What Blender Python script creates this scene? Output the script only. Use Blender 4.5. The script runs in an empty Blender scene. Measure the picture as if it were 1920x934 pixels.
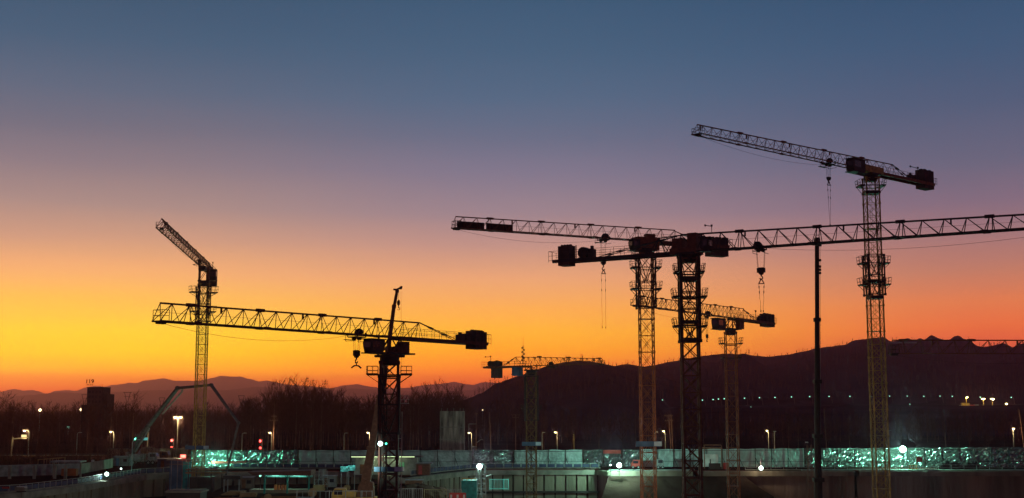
import bpy, math, random
from mathutils import Vector, Matrix, noise
from mathutils.geometry import tessellate_polygon
random.seed(7)
V = Vector
C = bpy.context.scene.collection
SC = bpy.context.scene
# ---------------------------------------------------------------- camera
H = 14.5
F, CX, CY = 2400.0, 960.0, 467.0
TH = math.atan(298.0 / 2400.0)
ct, st = math.cos(TH), math.sin(TH)
cam = bpy.data.cameras.new("camera"); camo = bpy.data.objects.new("camera", cam); C.objects.link(camo)
camo.location = (0, 0, H); camo.rotation_euler = (math.pi / 2 + TH, 0, 0)
cam.sensor_width = 36; cam.lens = 45; cam.clip_start = 0.5; cam.clip_end = 80000
SC.camera = camo

def ray(px, py):
    dx, up = px - CX, CY - py
    return V((dx, F * ct - up * st, F * st + up * ct))
def P(px, py, D):                       # world point seen at a measured picture position, D metres out
    r = ray(px, py); r *= D / r.y; return V((r.x, r.y, r.z + H))
def PZ(px, py, z):
    r = ray(px, py); r *= (z - H) / r.z; return V((r.x, r.y, z))
def G(px, D, z=0.0):                    # ground point under picture column px
    r = ray(px, 765); r *= D / r.y; return V((r.x, D, z))
def ZD(py, D): return P(CX, py, D).z

def srgb(r, g, b):
    f = lambda c: (c / 255 / 12.92) if c / 255 <= .04045 else ((c / 255 + .055) / 1.055) ** 2.4
    return (f(r), f(g), f(b), 1)

# ---------------------------------------------------------------- sky and sun
world = bpy.data.worlds.new("World"); SC.world = world; world.use_nodes = True
nt = world.node_tree; nt.nodes.clear()
N = lambda t: nt.nodes.new(t)
def lk(a, b): nt.links.new(a, b)
tc = N('ShaderNodeTexCoord'); sx = N('ShaderNodeSeparateXYZ'); lk(tc.outputs['Generated'], sx.inputs[0])
def math_(op, a, b=None, clamp=False):
    n = N('ShaderNodeMath'); n.operation = op; n.use_clamp = clamp
    for i, s in enumerate((a, b)):
        if s is None: continue
        if isinstance(s, (int, float)): n.inputs[i].default_value = s
        else: lk(s, n.inputs[i])
    return n.outputs[0]
nz = N('ShaderNodeTexNoise'); nz.inputs['Scale'].default_value = 2.2; nz.inputs['Detail'].default_value = 4
mp = N('ShaderNodeMapping'); mp.inputs['Scale'].default_value = (1, 1, 9); lk(tc.outputs['Generated'], mp.inputs[0]); lk(mp.outputs[0], nz.inputs[0])
el = math_('ARCSINE', sx.outputs[2])
el = math_('ADD', el, math_('MULTIPLY', math_('SUBTRACT', nz.outputs[0], .5), .018))
EL0, EL1 = math.radians(-4), math.radians(26)
elf = math_('DIVIDE', math_('SUBTRACT', el, EL0), EL1 - EL0, True)
def y2f(y):
    e = math.atan((CY - y) / F) + TH
    return (e - EL0) / (EL1 - EL0)
def ramp(stops):
    r = N('ShaderNodeValToRGB'); lk(elf, r.inputs[0]); cr = r.color_ramp; cr.interpolation = 'EASE' if 0 else 'LINEAR'
    stops = [(y, tuple(max(0, q - d * max(0, min(1, (380 - y) / 120))) for q, d in zip(c, (5, 4, 8)))) for y, c in stops]
    st_ = sorted((min(max(y2f(y), 0), 1), c) for y, c in stops)
    cr.elements[0].position = st_[0][0]; cr.elements[0].color = srgb(*st_[0][1])
    cr.elements[1].position = st_[-1][0]; cr.elements[1].color = srgb(*st_[-1][1])
    for p, c in st_[1:-1]:
        e = cr.elements.new(p); e.color = srgb(*c)
    return r.outputs[0]
SKY_L = [(y, (max(0, a - 7), b_, max(0, c_ - int(60 * max(0, min(1, (y - 540) / 120)))))) for y, (a, b_, c_) in [(-340, (30, 55, 85)), (0, (66, 88, 118)), (100, (76, 97, 126)), (190, (97, 106, 131)), (260, (118, 112, 131)), (330, (138, 121, 131)), (400, (166, 136, 130)),
         (460, (204, 152, 124)), (520, (242, 172, 110)), (575, (254, 190, 92)), (625, (255, 208, 78)), (660, (255, 203, 54)), (688, (255, 180, 40)), (712, (253, 138, 40)), (735, (236, 92, 44)), (765, (190, 66, 52)), (850, (120, 40, 36))]]
SKY_M = [(y, (max(0, a - 7), b_, max(0, c_ - int(46 * max(0, min(1, (y - 540) / 120)))))) for y, (a, b_, c_) in [(-340, (28, 52, 84)), (0, (68, 92, 124)), (100, (76, 99, 130)), (190, (88, 106, 136)), (260, (108, 111, 138)), (330, (128, 118, 140)), (400, (152, 128, 137)),
         (460, (192, 143, 130)), (520, (234, 163, 112)), (575, (252, 172, 86)), (620, (255, 178, 66)), (655, (255, 165, 46)), (690, (252, 134, 40)), (720, (238, 96, 40)), (765, (180, 60, 50)), (850, (110, 36, 36))]]
SKY_R = [(y, (max(0, a - 9), b_ - 3, c_)) for y, (a, b_, c_) in [(-340, (26, 48, 78)), (0, (62, 86, 118)), (120, (72, 94, 125)), (225, (88, 98, 126)), (330, (108, 104, 124)), (400, (130, 108, 122)), (460, (162, 118, 114)), (520, (194, 124, 96)),
         (575, (226, 124, 70)), (620, (234, 110, 50)), (660, (215, 84, 44)), (765, (150, 55, 50)), (850, (90, 32, 36))]]
SKY_B = [(-340, (38, 40, 66)), (200, (72, 56, 84)), (500, (108, 66, 80)), (765, (78, 42, 50)), (850, (50, 24, 28))]
az = math_('ARCTAN2', sx.outputs[0], sx.outputs[1])
def mapr(v, a, b):
    n = N('ShaderNodeMapRange'); n.interpolation_type = 'SMOOTHSTEP'; lk(v, n.inputs[0]); n.inputs[1].default_value = a; n.inputs[2].default_value = b; return n.outputs[0]
def mixc(f, a, b):
    n = N('ShaderNodeMix'); n.data_type = 'RGBA'; lk(f, n.inputs[0]); lk(a, n.inputs[6]); lk(b, n.inputs[7]); return n.outputs[2]
R = math.radians
front = mixc(mapr(az, R(-17), R(0)), ramp(SKY_L), ramp(SKY_M))
front = mixc(mapr(az, R(0), R(21)), front, ramp(SKY_R))
aabs = math_('ABSOLUTE', az)
sky = mixc(mapr(aabs, R(30), R(110)), front, ramp(SKY_B))
bg = N('ShaderNodeBackground'); lk(sky, bg.inputs[0])
SIG = 7.5e-5
dist = math_('MINIMUM', math_('DIVIDE', 470.0, math_('MAXIMUM', sx.outputs[2], .01)), 17500.0)   # brighter behind the haze it is seen through
stg = math_('MULTIPLY', math_('EXPONENT', math_('MULTIPLY', dist, SIG * .84)), 1.0); lk(stg, bg.inputs[1])
SUN_AZ = R(-22)
ns = N('ShaderNodeTexSky'); ns.sky_type = 'NISHITA'; ns.sun_disc = False; ns.sun_elevation = R(0.3); ns.sun_rotation = SUN_AZ
bg2 = N('ShaderNodeBackground'); lk(ns.outputs[0], bg2.inputs[0]); bg2.inputs[1].default_value = 0.003
ad = N('ShaderNodeAddShader'); lk(bg.outputs[0], ad.inputs[0]); lk(bg2.outputs[0], ad.inputs[1])
wo = N('ShaderNodeOutputWorld'); lk(ad.outputs[0], wo.inputs[0])
sl = bpy.data.lights.new("sun", 'SUN'); sl.energy = 0.04; sl.angle = R(6); sl.color = (1, .5, .2)
so = bpy.data.objects.new("sun", sl); C.objects.link(so)
sd = V((math.sin(SUN_AZ), math.cos(SUN_AZ), math.tan(R(1.0))))
so.rotation_euler = sd.to_track_quat('Z', 'Y').to_euler(); so.location = (0, 0, 100)
SC.view_settings.view_transform = 'Standard'; SC.view_settings.look = 'None'; SC.view_settings.exposure = 0; SC.view_settings.gamma = 1
SC.cycles.volume_bounces = 0; SC.cycles.max_bounces = 5; SC.cycles.sample_clamp_indirect = 4

# ---------------------------------------------------------------- materials
MATS = {}
def mat(name, col, rough=.8, metal=0, bump=0, bscale=1, var=.35, vscale=.6, emis=None, stretch=(1, 1, 1), spec=.3, strength=1):
    if name in MATS: return MATS[name]
    m = bpy.data.materials.new(name); m.use_nodes = True; t = m.node_tree; b = t.nodes['Principled BSDF']
    b.inputs['Roughness'].default_value = rough; b.inputs['Metallic'].default_value = metal
    b.inputs['Specular IOR Level'].default_value = spec
    if emis:
        b.inputs['Base Color'].default_value = (*col, 1)
        b.inputs['Emission Color'].default_value = (*emis, 1); b.inputs['Emission Strength'].default_value = strength
        m.cycles.emission_sampling = 'NONE'
    else:
        g = t.nodes.new('ShaderNodeNewGeometry'); mpn = t.nodes.new('ShaderNodeMapping'); mpn.inputs['Scale'].default_value = stretch
        t.links.new(g.outputs['Position'], mpn.inputs[0])
        n = t.nodes.new('ShaderNodeTexNoise'); n.inputs['Scale'].default_value = vscale; n.inputs['Detail'].default_value = 6
        t.links.new(mpn.outputs[0], n.inputs['Vector'])
        r = t.nodes.new('ShaderNodeValToRGB'); r.color_ramp.elements[0].position = .3; r.color_ramp.elements[1].position = .7
        r.color_ramp.elements[0].color = (*[c * (1 - var) for c in col], 1); r.color_ramp.elements[1].color = (*[min(1, c * (1 + var)) for c in col], 1)
        t.links.new(n.outputs[0], r.inputs[0]); t.links.new(r.outputs[0], b.inputs['Base Color'])
        if bump:
            n2 = t.nodes.new('ShaderNodeTexNoise'); n2.inputs['Scale'].default_value = bscale; n2.inputs['Detail'].default_value = 3
            t.links.new(mpn.outputs[0], n2.inputs['Vector'])
            bu = t.nodes.new('ShaderNodeBump'); bu.inputs['Strength'].default_value = bump; bu.inputs['Distance'].default_value = .6
            t.links.new(n2.outputs[0], bu.inputs['Height']); t.links.new(bu.outputs[0], b.inputs['Normal'])
    MATS[name] = m; return m
M_YEL = mat('yellow_paint', (.42, .29, .07), .6, vscale=1.2, var=.5)
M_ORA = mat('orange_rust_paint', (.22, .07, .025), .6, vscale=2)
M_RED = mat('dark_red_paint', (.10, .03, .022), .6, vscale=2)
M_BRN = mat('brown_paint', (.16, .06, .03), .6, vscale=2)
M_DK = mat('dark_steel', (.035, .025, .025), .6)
M_ROPE = mat('rope', (.05, .04, .04), .7)
M_GRY = mat('galvanised', (.30, .30, .30), .5, .3)
M_CONC = mat('concrete', (.24, .20, .165), .9, vscale=.5, bump=.2, bscale=1.5)
M_CONCD = mat('damp_concrete', (.21, .16, .12), .95, vscale=.35, bump=.3, bscale=1.2, stretch=(1, 1, .25))
M_SOIL = mat('soil', (.045, .026, .020), 1, spec=0, vscale=.12, bump=.6, bscale=.5)
M_GND = mat('ground', (.045, .022, .020), 1, vscale=.03, spec=0)
M_ASPH = mat('asphalt', (.05, .045, .042), .95, spec=.05, vscale=.4)
M_BARK = mat('bark', (.10, .042, .036), 1, spec=0)
M_BARKP = mat('pale_bark', (.18, .09, .07), .95)
M_HILL = mat('hill_scrub', (.038, .018, .032), 1, vscale=.01, var=.6, bump=.5, bscale=.03, stretch=(1, 1, .4), spec=0)
M_MTN = mat('mountain_rock', (.16, .10, .10), 1, vscale=.001, spec=0)
M_TEAL = mat('teal_sheet', (.02, .45, .40), .6, vscale=1.5)
M_BLUE = mat('blue_sheet', (.05, .12, .20), .6)
M_WHITE = mat('white_paint', (.6, .6, .58), .6)
M_PANEL = mat('dark_banner', (.05, .06, .12), .6)
M_REDP = mat('red_sheet', (.45, .05, .04), .6)
M_TRUCK = mat('yellow_truck', (.55, .33, .06), .4)
M_GLASS = mat('dark_glass', (.02, .02, .03), .15, spec=.6)
M_TYRE = mat('rubber', (.02, .02, .02), .9)
M_WALLD = mat('dark_building', (.05, .035, .035), .9)
M_CORR = mat('corrugated', (.22, .22, .22), .6, vscale=1)
M_WOOD = mat('timber', (.28, .16, .08), .9)
M_FOIL = mat('silver_netting', (.30, .34, .33), .24, .8, bump=.3, bscale=1.7, var=.25, vscale=.3, stretch=(1, 1, 1))
def foil(m):      # crumpled sheet: every small facet leans its own way
    t = m.node_tree; b = t.nodes['Principled BSDF']; g = t.nodes.new('ShaderNodeNewGeometry'); mp1 = t.nodes.new('ShaderNodeMapping'); mp1.inputs['Rotation'].default_value = (0, R(38), 0)
    mp2 = t.nodes.new('ShaderNodeMapping'); mp2.inputs['Scale'].default_value = (.85, .01, 2.1); t.links.new(g.outputs['Position'], mp1.inputs[0]); t.links.new(mp1.outputs[0], mp2.inputs[0])
    ns_ = t.nodes.new('ShaderNodeTexNoise'); ns_.inputs['Scale'].default_value = .9; t.links.new(mp2.outputs[0], ns_.inputs['Vector'])
    mx_ = t.nodes.new('ShaderNodeMix'); mx_.data_type = 'VECTOR'; mx_.inputs[0].default_value = .35; t.links.new(mp2.outputs[0], mx_.inputs[4]); t.links.new(ns_.outputs['Color'], mx_.inputs[5])
    vo_ = t.nodes.new('ShaderNodeTexVoronoi'); vo_.inputs['Scale'].default_value = 3.2; t.links.new(mx_.outputs[1], vo_.inputs['Vector'])
    v1 = t.nodes.new('ShaderNodeVectorMath'); v1.operation = 'SUBTRACT'; v1.inputs[1].default_value = (.5, .5, .5); t.links.new(vo_.outputs['Color'], v1.inputs[0])
    v2 = t.nodes.new('ShaderNodeVectorMath'); v2.operation = 'MULTIPLY'; v2.inputs[1].default_value = (1.5, .3, 1.3); t.links.new(v1.outputs[0], v2.inputs[0])
    old = b.inputs['Normal'].links[0].from_socket
    v3 = t.nodes.new('ShaderNodeVectorMath'); v3.operation = 'ADD'; t.links.new(v2.outputs[0], v3.inputs[0]); t.links.new(old, v3.inputs[1])
    v4 = t.nodes.new('ShaderNodeVectorMath'); v4.operation = 'NORMALIZE'; t.links.new(v3.outputs[0], v4.inputs[0]); t.links.new(v4.outputs[0], b.inputs['Normal'])
foil(M_FOIL)
M_NET = mat('dull_netting', (.38, .46, .45), .5, .35, bump=.5, bscale=1.2, var=.25, vscale=.5)
E_WHITE = mat('lamp_cool', (1, 1, 1), emis=(.75, 1, .92), strength=9)
E_GLOWRIM = mat('lamp_glow_rim', (1, 1, 1), emis=(.45, .9, .8), strength=.9)  # dim emission standing in for the soft glow around floodlights
E_WARM = mat('lamp_warm', (1, 1, 1), emis=(1, .80, .26), strength=2.4)
E_WARMD = mat('lamp_warm_dim', (1, 1, 1), emis=(1, .75, .4), strength=5)
E_GRN = mat('lamp_green', (1, 1, 1), emis=(.35, 1, .75), strength=1.8)
E_RED = mat('lamp_red', (1, 1, 1), emis=(1, .03, .03), strength=9)
E_GSIG = mat('lamp_signal_green', (1, 1, 1), emis=(.05, .9, .5), strength=4)
E_DISP = mat('display_glow', (1, 1, 1), emis=(1, .05, .03), strength=1.3)
E_DIGIT = mat('display_digit', (1, 1, 1), emis=(1, .6, .4), strength=1.6)
E_TUBE = mat('tube_light', (1, 1, 1), emis=(.75, 1, .45), strength=1.4)

# ---------------------------------------------------------------- mesh helpers
class MB:
    def __init__(s): s.v = []; s.f = []
    def add(s, vs, fs):
        k = len(s.v); s.v += [tuple(v) for v in vs]; s.f += [tuple(i + k for i in f) for f in fs]
    def box(s, c, d, ax=None):
        ax = ax or (V((1, 0, 0)), V((0, 1, 0)), V((0, 0, 1))); c = V(c)
        vs = [c + ax[0] * (d[0] / 2 * i) + ax[1] * (d[1] / 2 * j) + ax[2] * (d[2] / 2 * k) for i in (-1, 1) for j in (-1, 1) for k in (-1, 1)]
        s.add(vs, [(0, 1, 3, 2), (4, 6, 7, 5), (0, 4, 5, 1), (2, 3, 7, 6), (0, 2, 6, 4), (1, 5, 7, 3)]); return s
    def bar(s, p, q, w, w2=None, n=4, roll=math.pi / 4):
        p, q = V(p), V(q); w2 = w if w2 is None else w2
        d = q - p
        if d.length < 1e-6: return s
        d.normalize(); a = V((0, 0, 1)) if abs(d.z) < .9 else V((0, 1, 0))
        x = d.cross(a).normalized(); y = d.cross(x)
        k = 1.414 if n == 4 else 1
        vs = []
        for pt, r in ((p, w * k / 2), (q, w2 * k / 2)):
            for i in range(n):
                t = 2 * math.pi * i / n + roll; vs.append(pt + x * (r * math.cos(t)) + y * (r * math.sin(t)))
        fs = [(i, (i + 1) % n, n + (i + 1) % n, n + i) for i in range(n)] + [tuple(range(n))[::-1], tuple(range(n, 2 * n))]
        s.add(vs, fs); return s
    def path(s, pts, w, n=4):
        for a, b in zip(pts, pts[1:]): s.bar(a, b, w, n=n)
        return s
    def prism(s, poly, off):            # poly: list of Vectors (planar), extruded by off
        n = len(poly); off = V(off); vs = [V(p) for p in poly] + [V(p) + off for p in poly]
        s.add(vs, [tuple(range(n))[::-1], tuple(range(n, 2 * n))] + [(i, (i + 1) % n, n + (i + 1) % n, n + i) for i in range(n)]); return s
    def lump(s, c, r, sq=(1, 1, 1), seed=0, amp=.25, n=10, m=7):
        vs = []; c = V(c)
        for j in range(m + 1):
            ph = math.pi * j / m
            for i in range(n):
                t = 2 * math.pi * i / n; d = V((math.sin(ph) * math.cos(t), math.sin(ph) * math.sin(t), math.cos(ph)))
                k = r * (1 + amp * noise.noise(d * 1.7 + V((seed, 0, 0)))); vs.append(c + V((d.x * sq[0], d.y * sq[1], d.z * sq[2])) * k)
        fs = [(j * n + i, j * n + (i + 1) % n, (j + 1) * n + (i + 1) % n, (j + 1) * n + i) for j in range(m) for i in range(n)]
        s.add(vs, fs); return s
    def build(s, name, m, parent=None, smooth=False):
        me = bpy.data.meshes.new(name); off = parent_world(parent)
        me.from_pydata([tuple(V(v) - off) for v in s.v], [], s.f); me.materials.append(m); me.update()
        if smooth: me.polygons.foreach_set('use_smooth', [True] * len(me.polygons))
        o = bpy.data.objects.new(name, me); C.objects.link(o); o.parent = parent; return o
def parent_world(p):
    v = V((0, 0, 0))
    while p is not None: v += p.location; p = p.parent
    return v
def thing(name, loc, label, cat, group=None):
    o = bpy.data.objects.new(name, None); C.objects.link(o); o.location = loc; o['label'] = label; o['category'] = cat
    o.empty_display_size = 1
    if group: o['group'] = group
    return o
def tag(o, label, cat, group=None):
    o['label'] = label; o['category'] = cat
    if group: o['group'] = group
    return o
def struct(o, label=None):
    o['kind'] = 'structure'
    if label: o['label'] = label
    return o
def stuff(o, label, cat=None):
    o['kind'] = 'stuff'; o['label'] = label
    if cat: o['category'] = cat
    return o
def copy_tree(o, parent=None, loc=None):
    c = o.copy(); C.objects.link(c); c.parent = parent
    if loc is not None: c.location = loc
    for ch in list(o.children): copy_tree(ch, c)
    return c
def lamp(parent, pos, power, col, rad=.3, name='lamp_light', spot=False, aim=None, cone=168):
    l = bpy.data.lights.new(name, 'SPOT' if spot else 'POINT'); l.energy = power; l.color = col; l.shadow_soft_size = rad
    o = bpy.data.objects.new(name, l); C.objects.link(o); o.parent = parent; o.location = V(pos) - parent_world(parent)
    if spot: l.spot_size = R(cone); l.spot_blend = .6 if aim is None else 1; o.rotation_euler = (V((0, .96, .28)) if aim is None else V(pos) - V(aim)).to_track_quat('Z', 'Y').to_euler()
    return o

# ---------------------------------------------------------------- ground, pit, hills
def sheet(name, pts, z, m):
    vs = [V((p[0], p[1], z)) for p in pts]; tri = tessellate_polygon([vs])
    b = MB(); fs = []
    for t in tri:
        a, bb, c = t
        nrm = (vs[bb] - vs[a]).cross(vs[c] - vs[a]); fs.append((a, bb, c) if nrm.z > 0 else (a, c, bb))
    b.add(vs, fs); return b.build(name, m)
EDGE = [(-250, 300), (-250, 215), (-60, 215), (40, 226), (150, 247), (215, 268), (270, 286), (330, 292), (420, 296), (520, 300), (640, 300), (700, 296), (760, 272), (830, 292), (885, 306), (1000, 308), (1120, 308), (1145, 302), (1300, 302), (1600, 302), (2300, 302)]
edge = [G(px, d) for px, d in EDGE][2:]
edge[0] = V((-95, 215, 0))
far = [V((-30000, 215, 0))] + edge + [V((30000, 302, 0)), V((60000, 45000, 0)), V((-60000, 45000, 0))]
struct(sheet('ground', far, 0, M_GND), 'dark open ground behind the excavation reaching to the hills')
pf = MB(); pf.box((0, 130, -14.2), (700, 400, .4)); struct(pf.build('pit_floor', M_SOIL), 'dark soil floor of the deep excavation')

def along(pts, step):
    out = []; carry = 0
    for a, b in zip(pts, pts[1:]):
        L = (b - a).length; d = (b - a) / L; t = carry
        while t < L: out.append((a + d * t, d)); t += step
        carry = t - L
    return out
def wall_run(name, pts, label, pile=True, m=M_CONCD, mc=M_CONC, zt=-.15, pw=2.3, group=None):
    t = thing(name, pts[0], label, 'retaining wall', group)
    b = MB(); beam = MB(); wl = MB(); bk = MB()
    for a, c in zip(pts, pts[1:]):
        d = (c - a).normalized(); n = V((d.y, -d.x, 0))        # towards the camera
        up = V((0, 0, 1)); mid = (a + c) / 2; L = (c - a).length
        bk.box(mid - n * .5 + up * (-7.3), (L + .6, .8, 13.6), (d, n, up))
        if pile:
            k = max(1, int(L / pw))
            for i in range(k):
                q = a + d * (L * (i + .5) / k) + n * .05
                b.box(q + up * -7.6 + n * random.uniform(.05, .3), ((L / k) * random.uniform(.78, .88), .6, 12.8), (d, n, up))
            wl.box(mid + n * .95 + up * -5.2, (L + .5, .35, .5), (d, n, up))
        beam.box(mid + n * .25 + up * -.62, (L + 1.2, 2.0, 1.15), (d, n, up))
    if pile: b.build('piles', m, t)
    bk.build('backing_face' if pile else 'shotcrete_face', M_SOIL if pile else m, t); beam.build('capping_beam', mc, t)
    if pile: wl.build('waler_beam', M_DK, t)
    return t
E = edge
wall_run('retaining_wall', E[0:6], 'concrete pile wall curving below the banner railing beside the teal stair tower')
wall_run('retaining_wall', E[5:11], 'low concrete wall behind the lit canopy shed and the yellow truck crane')
wall_run('retaining_wall', E[10:15], 'concrete pile wall with dark waler stripe behind the lowest crane and teal container')
wall_run('retaining_wall', E[14:], 'long brown shotcrete pit wall under the bright foil hoarding', pile=False, mc=M_CONCD, m=mat('shotcrete', (.20, .135, .10), .95, vscale=.25, bump=.5, bscale=.9, stretch=(1, 1, .12), var=.5))
# soil bank in front of the wall, beside the bright lamp
def bank(name, pts_top, pts_bot, m, lab):
    b = MB(); n = len(pts_top); rows = 6; vs = []
    for r in range(rows + 1):
        for a, c in zip(pts_top, pts_bot):
            p = a.lerp(c, r / rows); p = p + V((0, 0, .5 * noise.noise(p * .4))) * (0 if r == 0 else 1); vs.append(p)
    b.add(vs, [(r * n + i, r * n + i + 1, (r + 1) * n + i + 1, (r + 1) * n + i) for r in range(rows) for i in range(n - 1)])
    o = b.build(name, m); struct(o, lab); return o
top = [G(p, 301, -1.2) for p in range(1140, 1400, 14)]; bot = [G(p - 40 + (p - 1140) * .9, 270, -13.9) for p in range(1140, 1400, 14)]
bank('soil_bank', top, bot, M_SOIL, 'dark soil slope dropping into the pit below the white lamp')
# working platform in the middle / left foreground
pl = [(-95, 190), (-90, 214), (-83, 236), (-72, 262), (-66, 283), (-60, 290), (-52, 291), (-40, 294), (-30, 294), (-27, 285), (-18, 268), (-12, 262), (-8, 230), (-7, 185), (-95, 150)]
def platform(name, poly, zt, zb, m, lab):
    b = MB(); vs = [V((x, y, zt)) for x, y in poly]; n = len(vs)
    tri = tessellate_polygon([vs]); fs = []
    for a, bb, c in tri:
        nrm = (vs[bb] - vs[a]).cross(vs[c] - vs[a]); fs.append((a, bb, c) if nrm.z > 0 else (a, c, bb))
    lo = [V((x, y, zb)) for x, y in poly]; b.add(vs + lo, fs + [(i, (i + 1) % n, n + (i + 1) % n, n + i) for i in range(n)])
    return struct(b.build(name, m), lab)
platform('working_platform', [(-62, 150), (-58, 240), (-62, 282), (-52, 288), (-28, 288), (-20, 262), (-7, 240), (-7, 150)], -2.2, -14, M_SOIL, 'dark muddy working platform between the pit walls')
mb = MB()
for i in range(14):
    p = G(750 + i * 6.2, 238 - (i % 3) * 3, -1.2); mb.lump(p, random.uniform(1.6, 2.3), (1.2, 1, .8), i, .5)
struct(mb.build('soil_mound', M_SOIL), 'low dark heap of soil before the ramp')

def hill(name, prof, Dr, Df, Db, zf, m, lab, amp, nscale, ncol=220, nrow=26):
    xs = [p[0] for p in prof]; b = MB(); vs = []
    for i in range(ncol + 1):
        px = xs[0] + (xs[-1] - xs[0]) * i / ncol
        for (a, ya), (c, yc) in zip(prof, prof[1:]):
            if a <= px <= c: t = (px - a) / (c - a); t2 = t * t * (3 - 2 * t); py = ya + (yc - ya) * (.5 * t + .5 * t2); break
        py += noise.noise(V((px * .09, 3.1, Dr))) * .8 + noise.noise(V((px * .25, 1.1, Dr))) * .5
        zr = ZD(py, Dr)
        for j in range(nrow + 1):
            u = j / nrow
            if u <= .8:
                w = u / .8; D = Df + (Dr - Df) * w; s = w * w * (3 - 2 * w) * .6 + w * .4
                s = s if w < 1 else 1
                z = zf + (zr - zf) * s * .985 + amp * (1 - w) * w * 4 * noise.fractal(V((px * nscale, D * nscale * .8, 0)), 1, 2, 4)
                if w == 1: z = zr
            else:
                w = (u - .8) / .2; D = Dr + (Db - Dr) * w; z = zr + (zf - 5 - zr) * w
            g = G(px, D); vs.append(V((g.x, D, z)))
    r = nrow + 1
    b.add(vs, [(i * r + j, (i + 1) * r + j, (i + 1) * r + j + 1, i * r + j + 1) for i in range(ncol) for j in range(nrow)])
    return struct(b.build(name, m, smooth=True), lab)
MT1 = [(-500, 745), (-200, 738), (0, 735), (12, 731), (25, 729), (45, 732), (60, 731), (88, 738), (102, 733), (112, 732), (128, 731), (140, 733), (160, 726), (175, 723), (195, 725), (208, 722), (230, 720), (240, 717), (255, 719), (265, 714), (285, 712), (305, 709), (325, 714), (350, 714), (372, 714), (395, 709), (412, 704), (430, 706), (450, 706), (470, 711), (485, 715), (500, 713), (515, 717), (545, 722), (580, 724), (620, 728), (645, 722), (668, 720), (690, 724), (715, 729), (760, 729), (800, 723), (830, 721), (850, 717), (872, 722), (888, 724), (905, 718), (930, 720), (960, 724), (1300, 735), (1700, 740)]
MT2 = [(-500, 752), (0, 748), (60, 744), (110, 738), (150, 740), (220, 736), (300, 732), (360, 730), (420, 733), (480, 726), (520, 728), (600, 738), (660, 731), (720, 736), (800, 738), (870, 734), (930, 730), (1200, 745), (1700, 750)]
hill('mountain_range', MT1, 16000, 12500, 19000, 0, M_MTN, 'far hazy mountain range under the sunset', 120, .0006, 420, 12)
hill('mountains', MT2, 11500, 9500, 12400, 0, M_MTN, 'nearer low hazy ridge before the mountain range', 90, .0006, 300, 12)
HB = [(930, 760), (1040, 730), (1120, 704), (1180, 691), (1200, 689), (1225, 685), (1260, 678), (1290, 672), (1330, 666), (1365, 663), (1400, 665), (1440, 669), (1480, 665), (1510, 659), (1535, 653), (1560, 650), (1590, 646), (1605, 638), (1625, 636), (1650, 633), (1662, 632), (1674, 640), (1690, 639), (1700, 636), (1708, 634), (1716, 638), (1722, 638), (1731, 634), (1738, 637), (1752, 628), (1764, 634), (1780, 638), (1788, 636), (1794, 631), (1802, 629), (1812, 635), (1822, 637), (1838, 649), (1850, 651), (1866, 648), (1874, 646), (1886, 643), (1898, 648), (1904, 652), (1912, 647), (1925, 644), (1990, 650), (2100, 660), (2400, 690)]
HA = [(840, 768), (872, 751), (900, 738), (925, 725), (950, 712), (975, 704), (1000, 695), (1030, 685), (1060, 679), (1088, 676), (1110, 678), (1140, 684), (1180, 692), (1220, 703), (1300, 722), (1450, 742), (1700, 755), (2000, 760)]
hill('hills', HB, 2600, 1330, 3200, 14, M_HILL, 'long dark hill ridge with rounded peaks behind the tallest crane', 34, .004, 420, 30)
hill('hill', HA, 1700, 800, 2200, 0, M_HILL, 'nearer dark hill behind the lowest crane', 16, .006, 300, 30)
EM = [(1080, 790), (1160, 771), (1230, 763), (1330, 761), (1700, 760), (1960, 759), (2300, 759)]
def embank():
    prof = EM; b = MB(); vs = []; nrow = 14; n = 160
    for i in range(n + 1):
        px = prof[0][0] + (prof[-1][0] - prof[0][0]) * i / n
        for (a, ya), (c, yc) in zip(prof, prof[1:]):
            if a <= px <= c: py = ya + (yc - ya) * (px - a) / (c - a); break
        zr = max(ZD(py, 1200), .2)
        for j in range(nrow + 1):
            if j <= 10: w = j / 10; D = 640 + 550 * w; z = zr * (w * w * (3 - 2 * w)) + noise.noise(V((px * .02, D * .01, 5))) * 1.2 * w * (1 - w) * 4 - .3
            elif j <= 12: D = 1190 + (j - 10) * 20; z = zr
            else: D = 1230 + (j - 12) * 60; z = zr - 2
            g = G(px, D); vs.append(V((g.x, D, z)))
    r = nrow + 1
    b.add(vs, [(i * r + j, (i + 1) * r + j, (i + 1) * r + j + 1, i * r + j + 1) for i in range(n) for j in range(nrow)])
    struct(b.build('embankment_terrain', M_HILL, smooth=True), 'dark embankment carrying the lamp-lit highway')
embank()
rd = MB(); a, c = G(1240, 1205, ZD(760.5, 1200) + .05), G(2100, 1205, ZD(759, 1200) + .25)
rd.bar(a, c, .3); rd.box((a + c) / 2, ((c - a).length, 12, .12), ((c - a).normalized(), V((0, 1, 0)), V((0, 0, 1))))
struct(rd.build('highway_road', M_ASPH), 'highway along the foot of the hill')
st_ = MB(); st_.box((0, 405, .03), (500, 16, .06)); struct(st_.build('street', M_ASPH), 'street behind the hoarding lit by warm lamps')
kb = MB(); kb.box((0, 396.6, .09), (500, .4, .18)); struct(kb.build('kerb', M_CONC), 'kerb along the street')

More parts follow.
